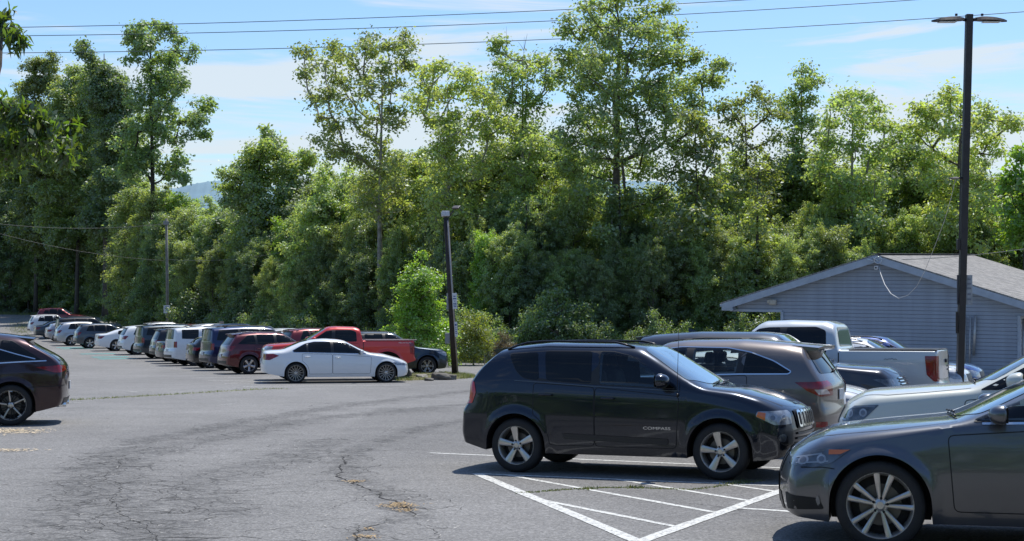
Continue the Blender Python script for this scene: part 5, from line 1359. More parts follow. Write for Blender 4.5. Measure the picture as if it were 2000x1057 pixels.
# vine columns on trunks
for i,(px,D,tp,lab) in enumerate([(1205,82.5,370,'thick dark ivy column wrapping the giant sycamore trunk'),(1022,84,400,'ivy covered trunk left of the giant sycamore'),(1475,79,395,'dead trunk wrapped in dull green vines left of the building')]):
    rs2=np.random.default_rng(200+i); X=(px-CX)*D/F; h=H0+(HY-tp)*D/F-float(gz(D)); lob=[((rs2.normal(0,.25),rs2.normal(0,.25),h*t),.75-.35*t) for t in np.linspace(.06,.97,14)]
    C,Nn,tw=make_crown(lob,rs2,10,50,.2,.3); r=empty('vine_column',(X,D,float(gz(D))),label=lab,cat='vine')
    o=bpy.data.objects.new('trunk',limb_mesh('trunk',Vector((0,0,0)),Vector((.2,0,h)),.28,[],rs2,BARKD,[])); COL.objects.link(o); o.parent=r
    o=bpy.data.objects.new('foliage',leaf_mesh('foliage',C,.2,rs2,LM['dark' if i<2 else 'olive'])); COL.objects.link(o); o.parent=r
# near tree whose drooping sprays enter at the upper left
rs3=np.random.default_rng(5); D=19.
lob=[]; 
for (x,y,r) in [(5,40,12),(14,62,14),(32,75,9),(-20,200,26),(15,215,30),(40,235,32),(0,260,45),(60,260,32),(90,250,26),(118,262,20),(140,245,10),(30,290,40),(80,290,28),(110,285,22),(-20,330,30),(20,315,22),(125,300,14),(-60,240,45),(-130,230,60),(55,215,22)]:
    p=at(x,y,D+rs3.uniform(-.8,.8)); lob.append((p,r*D/F*.78))
base=Vector((-10.4,D+.3,float(gz(D))))
lob=[(tuple(p-base),max(r,.12)) for p,r in lob]; C=[];tw=[]
for c,r in lob:
    k=max(12,int(70*(r/.3)**1.6)); k=min(k,260)
    q=np.array(c)+rs3.normal(0,1,(k,3))*r*.52
    for p in q[:6]: tw.append((c,tuple(p)))
    for p in q:
        m_=7; e=rs3.normal(0,.045,(m_,3)); e[:,2]-=np.abs(rs3.normal(0,.05,m_)); C.append(p+e)
C=np.concatenate(C); r=empty('tree',base,label='near overhanging tree with long drooping leaves at the upper left corner',cat='tree')
o=bpy.data.objects.new('trunk',limb_mesh('trunk',Vector((0,0,0)),Vector((.3,0,6.5)),.2,lob[::3],rs3,BARK,tw)); COL.objects.link(o); o.parent=r
o=bpy.data.objects.new('crown',leaf_mesh('crown',C,.16,rs3,LM['near'],aspect=.27,droop=.8)); COL.objects.link(o); o.parent=r

# distant wooded hills
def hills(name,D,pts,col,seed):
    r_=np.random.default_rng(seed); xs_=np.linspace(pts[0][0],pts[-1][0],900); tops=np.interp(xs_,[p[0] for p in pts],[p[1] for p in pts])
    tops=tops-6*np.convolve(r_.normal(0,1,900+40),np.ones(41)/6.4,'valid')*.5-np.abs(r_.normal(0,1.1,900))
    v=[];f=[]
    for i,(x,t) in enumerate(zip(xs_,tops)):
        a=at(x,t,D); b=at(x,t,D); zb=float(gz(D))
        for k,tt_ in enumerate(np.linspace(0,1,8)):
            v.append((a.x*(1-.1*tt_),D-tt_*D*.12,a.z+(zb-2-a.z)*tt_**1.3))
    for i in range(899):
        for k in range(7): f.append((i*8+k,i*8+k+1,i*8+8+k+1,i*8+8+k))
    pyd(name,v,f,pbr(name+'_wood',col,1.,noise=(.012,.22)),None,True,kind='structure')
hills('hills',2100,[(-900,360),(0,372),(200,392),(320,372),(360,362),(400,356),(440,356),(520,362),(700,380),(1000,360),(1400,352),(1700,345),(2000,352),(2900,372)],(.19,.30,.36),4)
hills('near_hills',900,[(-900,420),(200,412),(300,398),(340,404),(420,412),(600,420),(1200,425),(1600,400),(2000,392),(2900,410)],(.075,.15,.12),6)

# added unseen trees behind and left of view, mirrored by dark paint and glass
rs4=np.random.default_rng(77); C=[]
for i in range(900):
    c=np.array([rs4.uniform(-60,60),-16+rs4.uniform(-7,3),0]); c[2]=-K*c[1]+rs4.uniform(0,10.5)-2.5*abs(math.sin(c[0]*.21)); C.append(c+rs4.normal(0,.8,(26,3)))
for i in range(700):
    c=np.array([-86+rs4.uniform(-6,4),rs4.uniform(-20,150),0]); c[2]=float(gz(max(c[1],0)))+rs4.uniform(0,12)-2.5*abs(math.sin(c[1]*.17)); C.append(c+rs4.normal(0,.9,(26,3)))
C=np.concatenate(C); o=bpy.data.objects.new('woodland',leaf_mesh('woodland',C,1.0,rs4,LM['dark'])); COL.objects.link(o); setp(o,label='unseen trees added behind and left of the viewpoint for dark reflections',cat='woodland',kind='stuff')
# ================================================================ building
SID=bpy.data.materials.new('siding'); nt=nodes(SID); N=nt.nodes.new; L=nt.links.new
o_=N('ShaderNodeOutputMaterial'); p_=N('ShaderNodeBsdfPrincipled'); L(p_.outputs[0],o_.inputs[0]); p_.inputs['Roughness'].default_value=.55
tc=N('ShaderNodeTexCoord'); n=N('ShaderNodeTexNoise'); n.inputs['Scale'].default_value=1.1; n.inputs['Detail'].default_value=7; L(tc.outputs['Object'],n.inputs['Vector'])
r=N('ShaderNodeMapRange'); r.inputs[1].default_value=.3; r.inputs[2].default_value=.7; r.inputs[3].default_value=.9; r.inputs[4].default_value=1.08; L(n.outputs[0],r.inputs[0]); mq=N('ShaderNodeMapping'); mq.inputs['Scale'].default_value=(3.,3.,.35); L(tc.outputs['Object'],mq.inputs[0]); L(mq.outputs[0],n.inputs['Vector'])
s=N('ShaderNodeVectorMath'); s.operation='SCALE'; s.inputs[0].default_value=(.29,.335,.40); L(r.outputs[0],s.inputs['Scale']); L(s.outputs[0],p_.inputs['Base Color'])
TRIM=pbr('trim_pale_blue',(.34,.40,.47),.5,noise=(3,.15)); 
SHG=bpy.data.materials.new('shingles'); nt=nodes(SHG); N=nt.nodes.new; L=nt.links.new
o_=N('ShaderNodeOutputMaterial'); p_=N('ShaderNodeBsdfPrincipled'); L(p_.outputs[0],o_.inputs[0]); p_.inputs['Roughness'].default_value=.9
tc=N('ShaderNodeTexCoord'); b=N('ShaderNodeTexBrick'); b.inputs['Scale'].default_value=1; b.inputs['Brick Width'].default_value=.3; b.inputs['Row Height'].default_value=.14; b.inputs['Mortar Size'].default_value=.006; b.inputs['Color1'].default_value=(.20,.19,.175,1); b.inputs['Color2'].default_value=(.30,.285,.26,1); b.inputs['Mortar'].default_value=(.08,.08,.08,1)
L(tc.outputs['UV'],b.inputs['Vector'])
n=N('ShaderNodeTexNoise'); n.inputs['Scale'].default_value=2.2; n.inputs['Detail'].default_value=8; L(tc.outputs['Object'],n.inputs['Vector']); r=N('ShaderNodeMapRange'); r.inputs[1].default_value=.3; r.inputs[2].default_value=.7; r.inputs[3].default_value=.8; r.inputs[4].default_value=1.2; L(n.outputs[0],r.inputs[0])
s=N('ShaderNodeVectorMath'); s.operation='SCALE'; L(b.outputs[0],s.inputs[0]); L(r.outputs[0],s.inputs['Scale']); L(s.outputs[0],p_.inputs['Base Color'])

# gable end faces the lot; local u runs along the gable (left to right), v runs back, z up
byaw=R(-25); bo=Vector((12.3,50,0)); gzb=float(gz(50.))-.02
U=Vector((math.cos(byaw),math.sin(byaw),0)); Vv=Vector((-math.sin(byaw),math.cos(byaw),0))
bm_=Matrix((( U.x,Vv.x,0,0),(U.y,Vv.y,0,0),(0,0,1,0),(0,0,0,1)))
bld=empty('building',(bo.x,bo.y,gzb),bm_,label='single-storey building with blue-grey siding and low gable roof behind the parked cars',cat='building')
zr=4.27; slope=.317; uL,uR=-5.3,5.35       # eave ends
wl,wr=-3.25,4.55                            # wall corners
def rz(u): return zr-slope*abs(u)
SIDEL=22.0
def siding_wall(name,pa,pb,z0,ztop,parent,outn,mat):
    # lap boards: each course a tilted strip, lap shade painted dark on its drip edge
    v=[];f=[];mi=[]; c=.125; z=z0; n_=0
    A=Vector(pa); B=Vector(pb); D_=(B-A)
    while z<6:
        zt=z+c
        # horizontal span at this height under ztop
        us=[t for t in np.linspace(0,1,161) if ztop(A+D_*t)>zt-.02]
        if not us: break
        t0,t1=us[0],us[-1]; a=A+D_*t0; b=A+D_*t1; o=len(v)
        nn=outn
        def P(p,zz,off): return (p.x+nn.x*off,p.y+nn.y*off,zz)
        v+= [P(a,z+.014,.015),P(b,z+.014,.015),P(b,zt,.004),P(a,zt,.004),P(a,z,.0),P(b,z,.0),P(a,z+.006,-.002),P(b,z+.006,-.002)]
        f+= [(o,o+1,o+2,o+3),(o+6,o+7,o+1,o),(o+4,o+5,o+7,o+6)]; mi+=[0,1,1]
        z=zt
    o_=pyd(name,v,f,[mat,pbr('siding_lap_shade',(.16,.18,.215),.8)],parent,False); o_.data.polygons.foreach_set('material_index',mi); return o_
front=Vector((0,-1,0))
def ztop_g(p): return rz(p.x)-.12
# gable triangle with porch overhang on the left, then the full wall
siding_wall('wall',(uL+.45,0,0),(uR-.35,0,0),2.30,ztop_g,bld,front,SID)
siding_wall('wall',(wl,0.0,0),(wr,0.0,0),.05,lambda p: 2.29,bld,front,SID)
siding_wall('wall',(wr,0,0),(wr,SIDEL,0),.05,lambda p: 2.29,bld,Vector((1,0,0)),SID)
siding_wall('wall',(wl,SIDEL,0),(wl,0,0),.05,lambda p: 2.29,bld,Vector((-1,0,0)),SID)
# roof slabs
def slab(u0,u1,name):
    t=.05; z0,z1=rz(u0),rz(u1); y0,y1=-.32,SIDEL+.3; v=[];f=[]
    for (u,z) in ((u0,z0),(u1,z1)):
        for y in (y0,y1):
            for dz in (0,t): v.append((u,y,z+dz))
    f=[(0,2,6,4),(1,5,7,3),(0,4,5,1),(2,3,7,6),(0,1,3,2),(4,6,7,5)]
    me=bpy.data.meshes.new(name); me.from_pydata(v,[],f); uv=me.uv_layers.new(name='UVMap')
    for li,l in enumerate(me.loops):
        p=me.vertices[l.vertex_index].co; uv.data[li].uv=(p.y,abs(p.x)*1.06)
    me.update(); return link(name,me,SHG,bld,False)
slab(uL-.06,0,'roof'); slab(0,uR+.06,'roof')
MB().box((0,SIDEL/2,zr+.06),(.3,SIDEL+.66,.03),bev=.01).build('ridge_cap',SHG,bld)
# raking fascia boards
for (u0,u1) in ((uL,-.001),(.001,uR)):
    v=[]; h=.235
    for (u) in (u0,u1):
        for y in (-.36,-.325):
            for dz in (-h,-.004): v.append((u,y,rz(u)+dz))
    pyd('fascia',v,[(0,4,5,1),(2,3,7,6),(1,5,7,3),(0,2,6,4),(0,1,3,2),(4,6,7,5)],TRIM,bld,False)
    v=[(u0,-.324,rz(u0)-h+.03),(u1,-.324,rz(u1)-h+.03),(u1,0,rz(u1)-h+.03),(u0,0,rz(u0)-h+.03)]
    pyd('soffit',v,[(0,1,2,3)],TRIM,bld,False)
for u,s_ in ((uL,-1),(uR,1)):
    MB().box((u-s_*.18,-.17,rz(u)-.185),(.40,.36,.12),bev=.01).box((u+s_*.012,SIDEL/2,rz(u)-.12),(.03,SIDEL+.6,.2)).box((u+s_*.07,SIDEL/2,rz(u)-.07),(.1,SIDEL+.5,.1),bev=.02).build('eave_box',TRIM,bld)
MB().box(((uL+wl)/2+.1,SIDEL/2-.0,2.325),(wl-uL-.35,SIDEL,.03)).box(((uL+wl)/2+.1,-.02,2.35),(wl-uL-.2,.05,.08)).build('porch_soffit',TRIM,bld)
for u in (wl,wr): MB().box((u,-.03,1.17),(.1,.08,2.3),bev=.01).build('corner_board',TRIM,bld)
# wall light on the porch, camera at the peak, bird-box hardware, door and meter on the side wall
MB().box((-3.55,-.14,2.66),(.26,.2,.2),bev=.05).box((-3.68,-.2,2.68),(.1,.12,.12),bev=.03).build('flood_light',pbr('beige_metal',(.42,.40,.34),.5),bld)
o=MB().box((.05,-.42,3.86),(.11,.13,.13),bev=.015).build('security_camera',pbr('white_plastic',(.6,.6,.6),.4),bld)
MB().lathe([(0,-.5),(.028,-.5),(.03,-.485)],12,c=(.05,0,3.86)).build('camera_lens',DARK(),o,smooth=True)
MB().tube([(.1+.12*math.cos(a),-.40,4.12+.12*math.sin(a)) for a in np.linspace(0,6.6,18)],.012,5).tube([(-.25,-.39,4.15),(-.05,-.42,4.1),(-.1,-.4,4.2),(.1,-.42,4.1)],.012,5).build('cable_coil',CHROME(),bld,smooth=True)
mt=pbr('galvanised',(.42,.43,.43),.4,.5,noise=(8,.2))
MB().tube([(2.85,-.10,.2),(2.87,-.10,2.28)],.03,8).tube([(3.0,-.10,.2),(3.04,-.10,2.28)],.028,8).tube([(3.14,-.1,1.0),(3.2,-.1,2.3)],.045,8).build('conduit',mt,bld,smooth=True)
MB().tube([(wr+.09,.35,.1),(wr+.09,.35,2.2)],.035,8).tube([(wr+.09,.6,.1),(wr+.09,.6,2.2)],.03,8).tube([(wr+.09,1.9,.1),(wr+.09,1.9,2.3)],.04,8).build('downspout',mt,bld,smooth=True)
MB().box((wr+.1,1.25,1.0),(.16,.55,.75),bev=.02).build('meter_box',pbr('meter_grey',(.2,.22,.24),.5),bld)
MB().box((wr+.08,1.25,1.75),(.1,.4,.5),bev=.02).build('utility_box',mt,bld)
MB().box((wr+.04,3.4,1.05),(.06,.95,2.1),bev=.01).build('door',pbr('door_grey',(.28,.30,.33),.5),bld)

# ================================================================ poles, lamps, signs, wires
PB=pbr('pole_bronze',(.035,.028,.026),.5,noise=(5,.25)); STEEL=pbr('pole_steel',(.30,.31,.30),.5,.3,noise=(6,.25))
SIGNW=pbr('sign_white',(.62,.65,.66),.5,noise=(9,.1)); INK=pbr('sign_ink',(.05,.10,.26),.5)
def sign(name,c,w,h,yaw,rows,label,mat=SIGNW,ink=INK,tilt=0):
    M=Matrix.Rotation(yaw,4,'Z')@Matrix.Rotation(tilt,4,'Y')
    r_=empty(name,c,M,label=label,cat='sign')
    MB().box((0,0,0),(w,.012,h),bev=.004).build('panel',mat,r_)
    if rows:
        mb=MB()
        for (z,ww,hh) in rows:
            MB().box((0,-.0085,z*h),(ww*w,.004,hh*h)).build('lettering',ink,r_)
    return r_
# tall lamp post at the right
D=31.; px0=1873.; base=Vector(((px0-CX)*D/F,D,float(gz(D)))); top=at(1893,28,D)
lp=empty('lamp_post',base,label='tall dark square lamp post with twin wing heads in front of the building',cat='lamp post')
t=top-base; z_=t.normalized(); x_=(Vector((1,0,0))-z_*z_.x).normalized(); y_=z_.cross(x_); q=Matrix((x_,y_,z_)).transposed()
MB().box(t/2,(.14,.14,t.length),rot=q,bev=.012).build('pole',PB,lp)
MB().box((0,0,.05),(.36,.36,.1),bev=.02).box((0,0,.13),(.24,.24,.08),bev=.02).build('base_plate',PB,lp)
for g in (-1,1):
    a=t+Vector((0,0,-.12)); 
    o=MB().tube([a+Vector((.07*g,0,0)),a+Vector((.22*g,0,.03))],.035,8).build('arm',PB,lp,smooth=True)
    v=[];f=[]
    for i,u in enumerate(np.linspace(0,1,9)):
        x=g*(.13+.66*u); wv=.17*(math.sin(math.pi*min(1,u*.9+.12))**.5); zt=.075*math.sin(math.pi*(.15+.8*u))*(1-.35*u)-.05*u*u; 
        for yy,zz in ((-wv,-.03-.03*u*u),(-wv*.7,zt*.6),(0,zt),(wv*.7,zt*.6),(wv,-.03-.03*u*u)): v.append((a.x+x,a.y+yy,a.z+zz+.02))
    for i in range(8):
        for k in range(4): f.append((5*i+k,5*i+k+1,5*i+6+k,5*i+5+k))
        f.append((5*i,5*i+5,5*i+9,5*i+4))
    f+=[(0,1,2,3,4),(44,43,42,41,40)]
    h=pyd('lamp_head',v,f,PB,lp,False)
    MB().box((a.x+g*.46,a.y,a.z-.045),(.36,.2,.012)).build('lamp_lens',pbr('lamp_lens',(.5,.5,.48),.2),h)
    MB().box((a.x+g*.27,a.y,a.z+.11),(.05,.05,.05),bev=.01).build('photocell',PB,h)
def along(tt_,dx=0,dy=0): return base+t*tt_+Vector((dx,dy,0))
zf=lambda py:(float(at(0,py,D).z)-base.z)/t.z
b_=along(zf(348)); MB().box(b_-base+Vector((-.11,0,0)),(.12,.05,.04)).lathe([(0,.03),(.13,.01),(.15,-.01),(.04,-.03),(0,-.03)],14,axis='z',c=tuple(b_-base+Vector((-.2,0,0)))).build('bracket',PB,lp)
MB().tube([along(zf(250),-.1)-base,along(zf(350),-.1)-base,along(zf(480),-.09)-base],.012,5).box(along(zf(478),-.1)-base,(.07,.1,.22),bev=.01).build('cable_run',PB,lp)
c=along(zf(566),.13,-.05); sign('pole_sign',c,.13,.62,R(-20),[(.35,.5,.06),(.2,.6,.06),(.05,.6,.06),(-.15,.5,.06),(-.32,.6,.06)],'weathered narrow sign strapped to the right side of the tall lamp post',pbr('sign_weathered',(.36,.37,.38),.6,noise=(12,.35)),pbr('faded_ink',(.2,.21,.24),.6))
c=along(zf(566),-.10,-.03); sign('pole_sign',c,.05,.62,R(30),None,'thin edge-on sign on the left side of the tall lamp post',pbr('sign_back',(.10,.10,.11),.5))
c=along(zf(630),-.1,-.03); sign('control_box',c,.055,.45,0,None,'slim dark box low on the left side of the tall lamp post',PB)
# cable sagging from the lamp post to the building peak
pts=[(1866,352,31),(1858,385,32),(1845,430,33.5),(1826,480,36),(1806,530,39),(1790,560,42),(1773,577,44),(1755,583,46),(1740,574,47.5),(1728,556,48.5),(1720,535,49.3),(1716,516,49.7)]
W1=MB().tube([at(*p) for p in pts[:8]],.006,5).tube([at(*p) for p in pts[7:]],.017,6).build('cable',pbr('cable_white',(.5,.5,.48),.5),None,smooth=True,label='white cable sagging from the tall lamp post to the building peak',cat='cable')
# leaning wooden light pole in the middle
D=55.5; base=Vector(((889.5-CX)*D/F,D,float(gz(D)))); top=at(871.5,425,D); t=top-base
lp2=empty('light_pole',base,label='leaning dark wooden pole with two flood lights, standing on the grassy island',cat='light pole')
MB().tube([(0,0,-.1),t*.5,t],[.13,.115,.1],12).build('pole',pbr('dark_wood',(.035,.028,.024),.8,noise=(5,.4),bump=(20,.5)),lp2,smooth=True)
MB().tube([Vector((.09,-.11,0)),t*.98+Vector((.05,-.11,0))],.028,7).build('conduit',pbr('conduit_grey',(.33,.31,.29),.4,.3),lp2,smooth=True)
def fl(px,py,w,h,yw,pit,m_):
    p=at(px,py,D)-base; Rm=(Matrix.Rotation(R(yw),3,'Z')@Matrix.Rotation(R(pit),3,'X'))
    MB().box(p,(w,.2,h),rot=Rm,bev=.02).build('flood_light',m_,lp2)
fl(870,418,.30,.20,10,-12,pbr('lamp_grey',(.5,.5,.5),.4,noise=(20,.3))); fl(891,405,.30,.06,-30,30,pbr('lamp_dark',(.09,.08,.075),.5))
MB().tube([t+Vector((.03,0,-.05)),at(886,412,D)-base],.03,6).tube([t,at(870,424,D)-base],.04,6).build('lamp_bracket',PB,lp2,smooth=True)
for (px,py,w,h,lab) in ((876,589,.15,.60,'grey'),(874,661,.18,.40,'grey')):
    p=at(px,py,D)-base; MB().box(p+Vector((0,.03,0)),(w,.16,h),bev=.015).build('control_box',pbr('box_grey',(.25,.27,.27),.5,noise=(5,.2)),lp2)
MB().tube([at(867,430,D)-base,at(868,520,D)-base+Vector((-.05,0,0)),at(872,575,D)-base],.014,5).build('cable_run',DARK(),lp2,smooth=True)
sign('parking_sign',at(888.5,588,D)+Vector((0,-.16,0)),.17,.60,R(-4),[(.3,.5,.06),(.15,.7,.07),(.0,.25,.05),(-.14,.7,.05),(-.24,.7,.05),(-.34,.6,.05)],'white sign with blue lettering, upper one on the leaning pole',tilt=R(-3))
sign('parking_sign',at(891,643,D)+Vector((0,-.16,0)),.11,.56,R(-4),[(.3,.6,.12),(.1,.5,.04),(-.03,.6,.04),(-.15,.6,.05),(-.27,.6,.04)],'narrow white sign, lower one on the leaning pole',tilt=R(-3))
sign('post_sign',at(946.5,657,71.5),.10,.42,R(-55),[(.3,.5,.05),(.1,.6,.05),(-.1,.6,.05),(-.3,.5,.05)],'small grey sign turned away beside the brown withered bush',pbr('sign_back2',(.33,.34,.33),.6),pbr('faded_ink',(.2,.21,.24),.6))
b0=at(946.5,657,71.5); o=MB().tube([(b0.x+.0,b0.y+.03,float(gz(71.5))),(b0.x,b0.y+.03,b0.z+.2)],.025,6).build('sign_post',STEEL,None,smooth=True,label='thin metal post holding the small grey sign by the withered bush',cat='post')
# utility pole on the left
D=116.; base=Vector(((328-CX)*D/F,D,float(gz(D)))); top=at(325,427,D); t=top-base
up=empty('utility_pole',base,label='thin weathered utility pole behind the long row of cars on the left',cat='utility pole')
WOOD=pbr('weathered_wood',(.2,.19,.165),.85,noise=(3,.35),bump=(12,.6))
MB().tube([(0,0,-.1),t*.5,t],[.13,.115,.095],10).build('pole',WOOD,up,smooth=True)
MB().box(t+Vector((0,-.1,-.35)),(.45,.12,.3),bev=.04).build('transformer_bracket',pbr('bracket_grey',(.24,.24,.23),.6),up)
MB().tube([(.12,-.12,0),t*.93+Vector((.1,-.1,0))],.025,6).build('conduit',STEEL,up,smooth=True)
sign('parking_sign',at(327.5,604,D)+Vector((0,-.3,0)),.50,.62,0,[(.3,.55,.09),(.12,.65,.1),(-.04,.2,.05),(-.2,.55,.09)],'white rectangular sign with blue lettering on the left utility pole')
sign('post_sign',at(432.5,633,100),.32,.34,0,[(.1,.4,.2),(-.2,.5,.08)],'small square sign just above the roofs, right of the utility pole',pbr('sign_tan',(.33,.33,.28),.6),pbr('faded_ink',(.2,.21,.24),.6))
b0=at(432.5,633,100); MB().tube([(b0.x,b0.y+.03,float(gz(100))),(b0.x,b0.y+.03,b0.z+.15)],.03,6).build('sign_post',STEEL,None,smooth=True,label='metal post under the small square sign behind the car roofs',cat='post')
# overhead wires
WIRE=pbr('wire',(.055,.09,.10),.6); WIRL=pbr('wire_pale',(.12,.125,.11),.6)
def wire(pts,D0,D1,rad,mat,label):
    xs_=[p[0] for p in pts]; co_=np.polyfit(xs_,[p[1] for p in pts],2 if len(pts)>2 else 1); P=[]
    for x in np.linspace(min(xs_),max(xs_),60):
        D_=D0+(D1-D0)*(x-min(xs_))/(max(xs_)-min(xs_)); P.append(at(x,float(np.polyval(co_,x)),D_))
    MB().tube(P,rad,5).build('power_line',mat,None,smooth=True,label=label,cat='wire')
wire([(-300,58),(40,52),(700,37),(1120,18),(1460,0),(1700,-16),(2300,-60)],96,94,.024,WIRE,'topmost power line crossing the sky')
wire([(-300,73),(0,68),(700,56),(1100,42),(1330,28),(1760,0),(2300,-40)],96,94,.024,WIRE,'middle power line crossing the sky')
wire([(-300,106),(0,101),(590,94),(1080,78),(1500,55),(1840,35),(2000,22),(2300,0)],96,94,.024,WIRE,'lowest of the three power lines crossing the sky')
wire([(-200,405),(0,430),(75,443),(150,452),(230,449),(322,433)],105,116,.015,WIRL,'upper sagging service wire running left from the utility pole')
wire([(-200,390),(0,450),(100,484),(200,501),(326,507)],105,116,.015,WIRL,'lower sagging service wire running left from the utility pole')
wire([(326,507),(450,506),(560,492),(640,470)],116,100,.015,WIRL,'faint wire running right from the utility pole into the trees')
wire([(1716,508),(1800,506),(1900,498),(2100,470)],49.6,60,.012,WIRL,'thin wire running right from the building peak over the roof')

# ---- grassy island with stones
ip=[G(*p) for p in ((778,744),(900,740),(925,737),(912,733),(860,730),(790,733),(770,739))]
mid_=np.mean(ip,0); ring=[]
for i in range(len(ip)):
    a=np.array(ip[i]); b=np.array(ip[(i+1)%len(ip)])
    for k in range(6): ring.append(a+(b-a)*k/6+rng.normal(0,.07,2))
v=[];f=[]
for s_,z in ((1,-.01),(.93,.05),(.6,.09),(.0,.1)):
    for p in ring: q_=mid_+(p-mid_)*s_; v.append((q_[0],q_[1],float(gz(q_[1]))+z+.01))
n_=len(ring)
for k in range(3):
    for i in range(n_): f.append((k*n_+i,k*n_+(i+1)%n_,(k+1)*n_+(i+1)%n_,(k+1)*n_+i))
pyd('grass_island',v,f,pbr('island_soil',(.13,.12,.05),.95,noise=(4,.5)),kind='structure')
GR=leaf_mat('grass_blade',(.17,.20,.05),.4,(1.2,1.2,.6),.4)
pts_=[tuple(mid_+(ring[int(rng.integers(n_))]-mid_)*math.sqrt(rng.uniform(0,1))) for _ in range(700)]
blades('grass',pts_,.1,9,.13,GR,label='short yellow-green grass on the small island by the leaning pole',cat='grass')
pts_=[tuple(G(x,y)) for x,y in zip(np.linspace(1015,1490,240),np.interp(np.linspace(1015,1490,240),[1015,1100,1180,1240,1350,1420,1490],[964,957,953,953,957,948,939]))]
blades('crack_grass',pts_,.025,4,.016,GR,label='thin strip of grass growing from a crack across the hatched lines',cat='grass')
blades('grass_tuft',[G(1445,944),G(1455,942),G(1240,953),G(1430,946),G(1150,956)],.05,50,.035,GR,label='small grass tufts at the front tyre of the black compact SUV',cat='grass')
pts_=[tuple(G(x,y)) for x,y in zip(rng.uniform(120,560,200),np.zeros(200)) if 0]+[tuple(G(x,np.interp(x,[120,300,520],[783,773,760]))) for x in np.linspace(125,560,160)]
blades('verge_grass',pts_,.12,4,.05,GR,label='sparse weeds along a seam across the far asphalt',cat='grass')
pts_=[(x,float(yedge(x))+rng.uniform(-.7,1.0)) for x in rng.uniform(-60,32,2600)]
blades('edge_grass',pts_,.3,7,.30,GR,label='rough grass and weeds along the edge of the lot below the trees',cat='weeds')
pts_=[tuple(np.array(on(42+rng.normal(0,6),138+rng.normal(0,8)))) for _ in range(160)]
blades('far_grass',pts_,.5,8,.16,GR,label='small grassy strip at the far left corner of the lot',cat='grass')
STONE=pbr('stone',(.13,.12,.10),.9,noise=(3,.45),bump=(6,.8)); STONEP=pbr('stone_pale',(.3,.28,.24),.9,noise=(3,.3),bump=(6,.8))
for i,(px,py,w,h,m_,lab) in enumerate([(862,742,.95,.42,STONE,'largest brown-grey boulder on the island, left of the leaning pole'),(824,741,.55,.30,STONEP,'pale flat stone on the island near the crossover wheel'),(794,740,.50,.62,STONE,'dark upright boulder right by the nose of the white saloon'),(838,744,.42,.16,STONE,'small stone lying in the grass between larger boulders'),(880,742,.55,.30,STONE,'low rounded stone touching the foot of the leaning pole')]):
    x,y=G(px,py); bm=bmesh.new(); bmesh.ops.create_icosphere(bm,subdivisions=4,radius=.5); r_=np.random.default_rng(40+i); ph=r_.uniform(0,6,9)
    for vv in bm.verts:
        p=vv.co; d=1+.16*math.sin(p.x*7+ph[0])*math.cos(p.y*6+ph[1])+.12*math.sin(p.z*9+ph[2]+p.x*5)+.05*math.sin(p.x*23+ph[3])*math.sin(p.z*19+ph[4])
        pl=.42; 
        vv.co=Vector((max(-pl,min(pl,p.x*d))*w*.9,p.y*d*w*.7,max(-.2,min(.40,p.z*d))*h*1.05+h*.1))
    me=bpy.data.meshes.new('boulder'); bm.to_mesh(me); bm.free(); o=link('boulder',me,m_,None,True,label=lab,cat='stone'); o.location=(x,y,float(gz(y))+.02)
# ================================================================ camera, light, sky
cam=bpy.data.cameras.new('camera'); co=bpy.data.objects.new('camera',cam); COL.objects.link(co)
co.location=(0,0,H0); co.rotation_euler=(R(90),0,0)
cam.sensor_width=36; cam.lens=36*F/2000; cam.clip_end=8000; cam.clip_start=.1
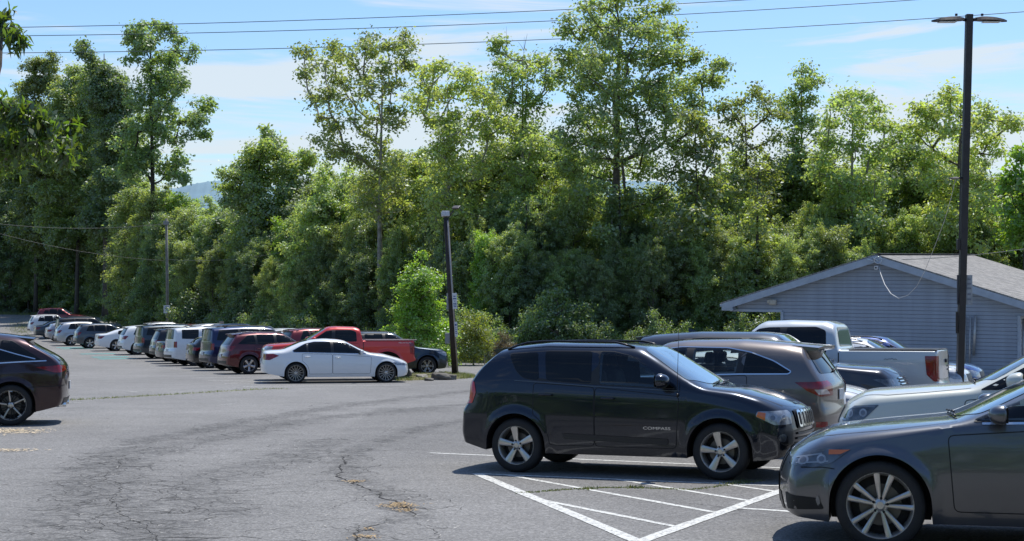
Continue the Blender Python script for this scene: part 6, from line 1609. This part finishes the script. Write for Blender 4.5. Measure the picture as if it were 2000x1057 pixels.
# level camera, shifted: horizon at photo row 500 of 1057
cam.shift_y=(HY-528.5)/2000
SC.camera=co
sd=Vector((.22,.50,1.15)).normalized()
sun=bpy.data.lights.new('sun','SUN'); so=bpy.data.objects.new('sun',sun); COL.objects.link(so)
sun.energy=4.8; sun.angle=R(.5); sun.color=(1,.955,.88)
so.rotation_euler=sd.to_track_quat('Z','Y').to_euler(); so.location=(0,0,30)
W_=bpy.data.worlds.new('World'); SC.world=W_; W_.use_nodes=True; nt=W_.node_tree; nt.nodes.clear(); N=nt.nodes.new; L=nt.links.new
out=N('ShaderNodeOutputWorld'); bg=N('ShaderNodeBackground'); L(bg.outputs[0],out.inputs[0])
sky=N('ShaderNodeTexSky'); sky.sky_type='NISHITA'; sky.sun_disc=False
sky.sun_elevation=math.asin(sd.z); sky.sun_rotation=math.atan2(sd.x,sd.y); sky.air_density=1.0; sky.dust_density=.6; sky.ozone_density=2.2
bg.inputs[1].default_value=.1
tc=N('ShaderNodeTexCoord')
# thin stretched cirrus mixed over the sky by direction
mp=N('ShaderNodeMapping'); mp.inputs['Scale'].default_value=(1.6,1.6,13.0); L(tc.outputs['Generated'],mp.inputs[0])
n1=N('ShaderNodeTexNoise'); n1.inputs['Scale'].default_value=2.6; n1.inputs['Detail'].default_value=7; n1.inputs['Roughness'].default_value=.58; n1.inputs['Distortion'].default_value=.6
L(mp.outputs[0],n1.inputs['Vector'])
sx=N('ShaderNodeSeparateXYZ'); L(tc.outputs['Generated'],sx.inputs[0])
lo=N('ShaderNodeMapRange'); lo.inputs[1].default_value=.17; lo.inputs[2].default_value=.04; lo.inputs[3].default_value=-.06; lo.inputs[4].default_value=.17; L(sx.outputs[2],lo.inputs[0])
ad=N('ShaderNodeMath'); ad.operation='ADD'; L(n1.outputs[0],ad.inputs[0]); L(lo.outputs[0],ad.inputs[1])
cr=N('ShaderNodeMapRange'); cr.interpolation_type='SMOOTHSTEP'; cr.inputs[1].default_value=.50; cr.inputs[2].default_value=.64; cr.inputs[3].default_value=0; cr.inputs[4].default_value=.85; L(ad.outputs[0],cr.inputs[0])
hs=N('ShaderNodeMix'); hs.data_type='RGBA'; hs.blend_type='MULTIPLY'; hs.inputs[0].default_value=1; hs.inputs[7].default_value=(1.10,1.33,1.60,1)
L(sky.outputs[0],hs.inputs[6])
mx=N('ShaderNodeMix'); mx.data_type='RGBA'; mx.inputs[7].default_value=(7.5,8.3,8.9,1); L(cr.outputs[0],mx.inputs[0]); L(hs.outputs[2],mx.inputs[6]); L(mx.outputs[2],bg.inputs[0])
SC.view_settings.view_transform='Standard'; SC.view_settings.look='None'; SC.view_settings.exposure=0; SC.view_settings.gamma=1
SC.cycles.max_bounces=8; SC.cycles.transparent_max_bounces=6; SC.cycles.use_denoising=True
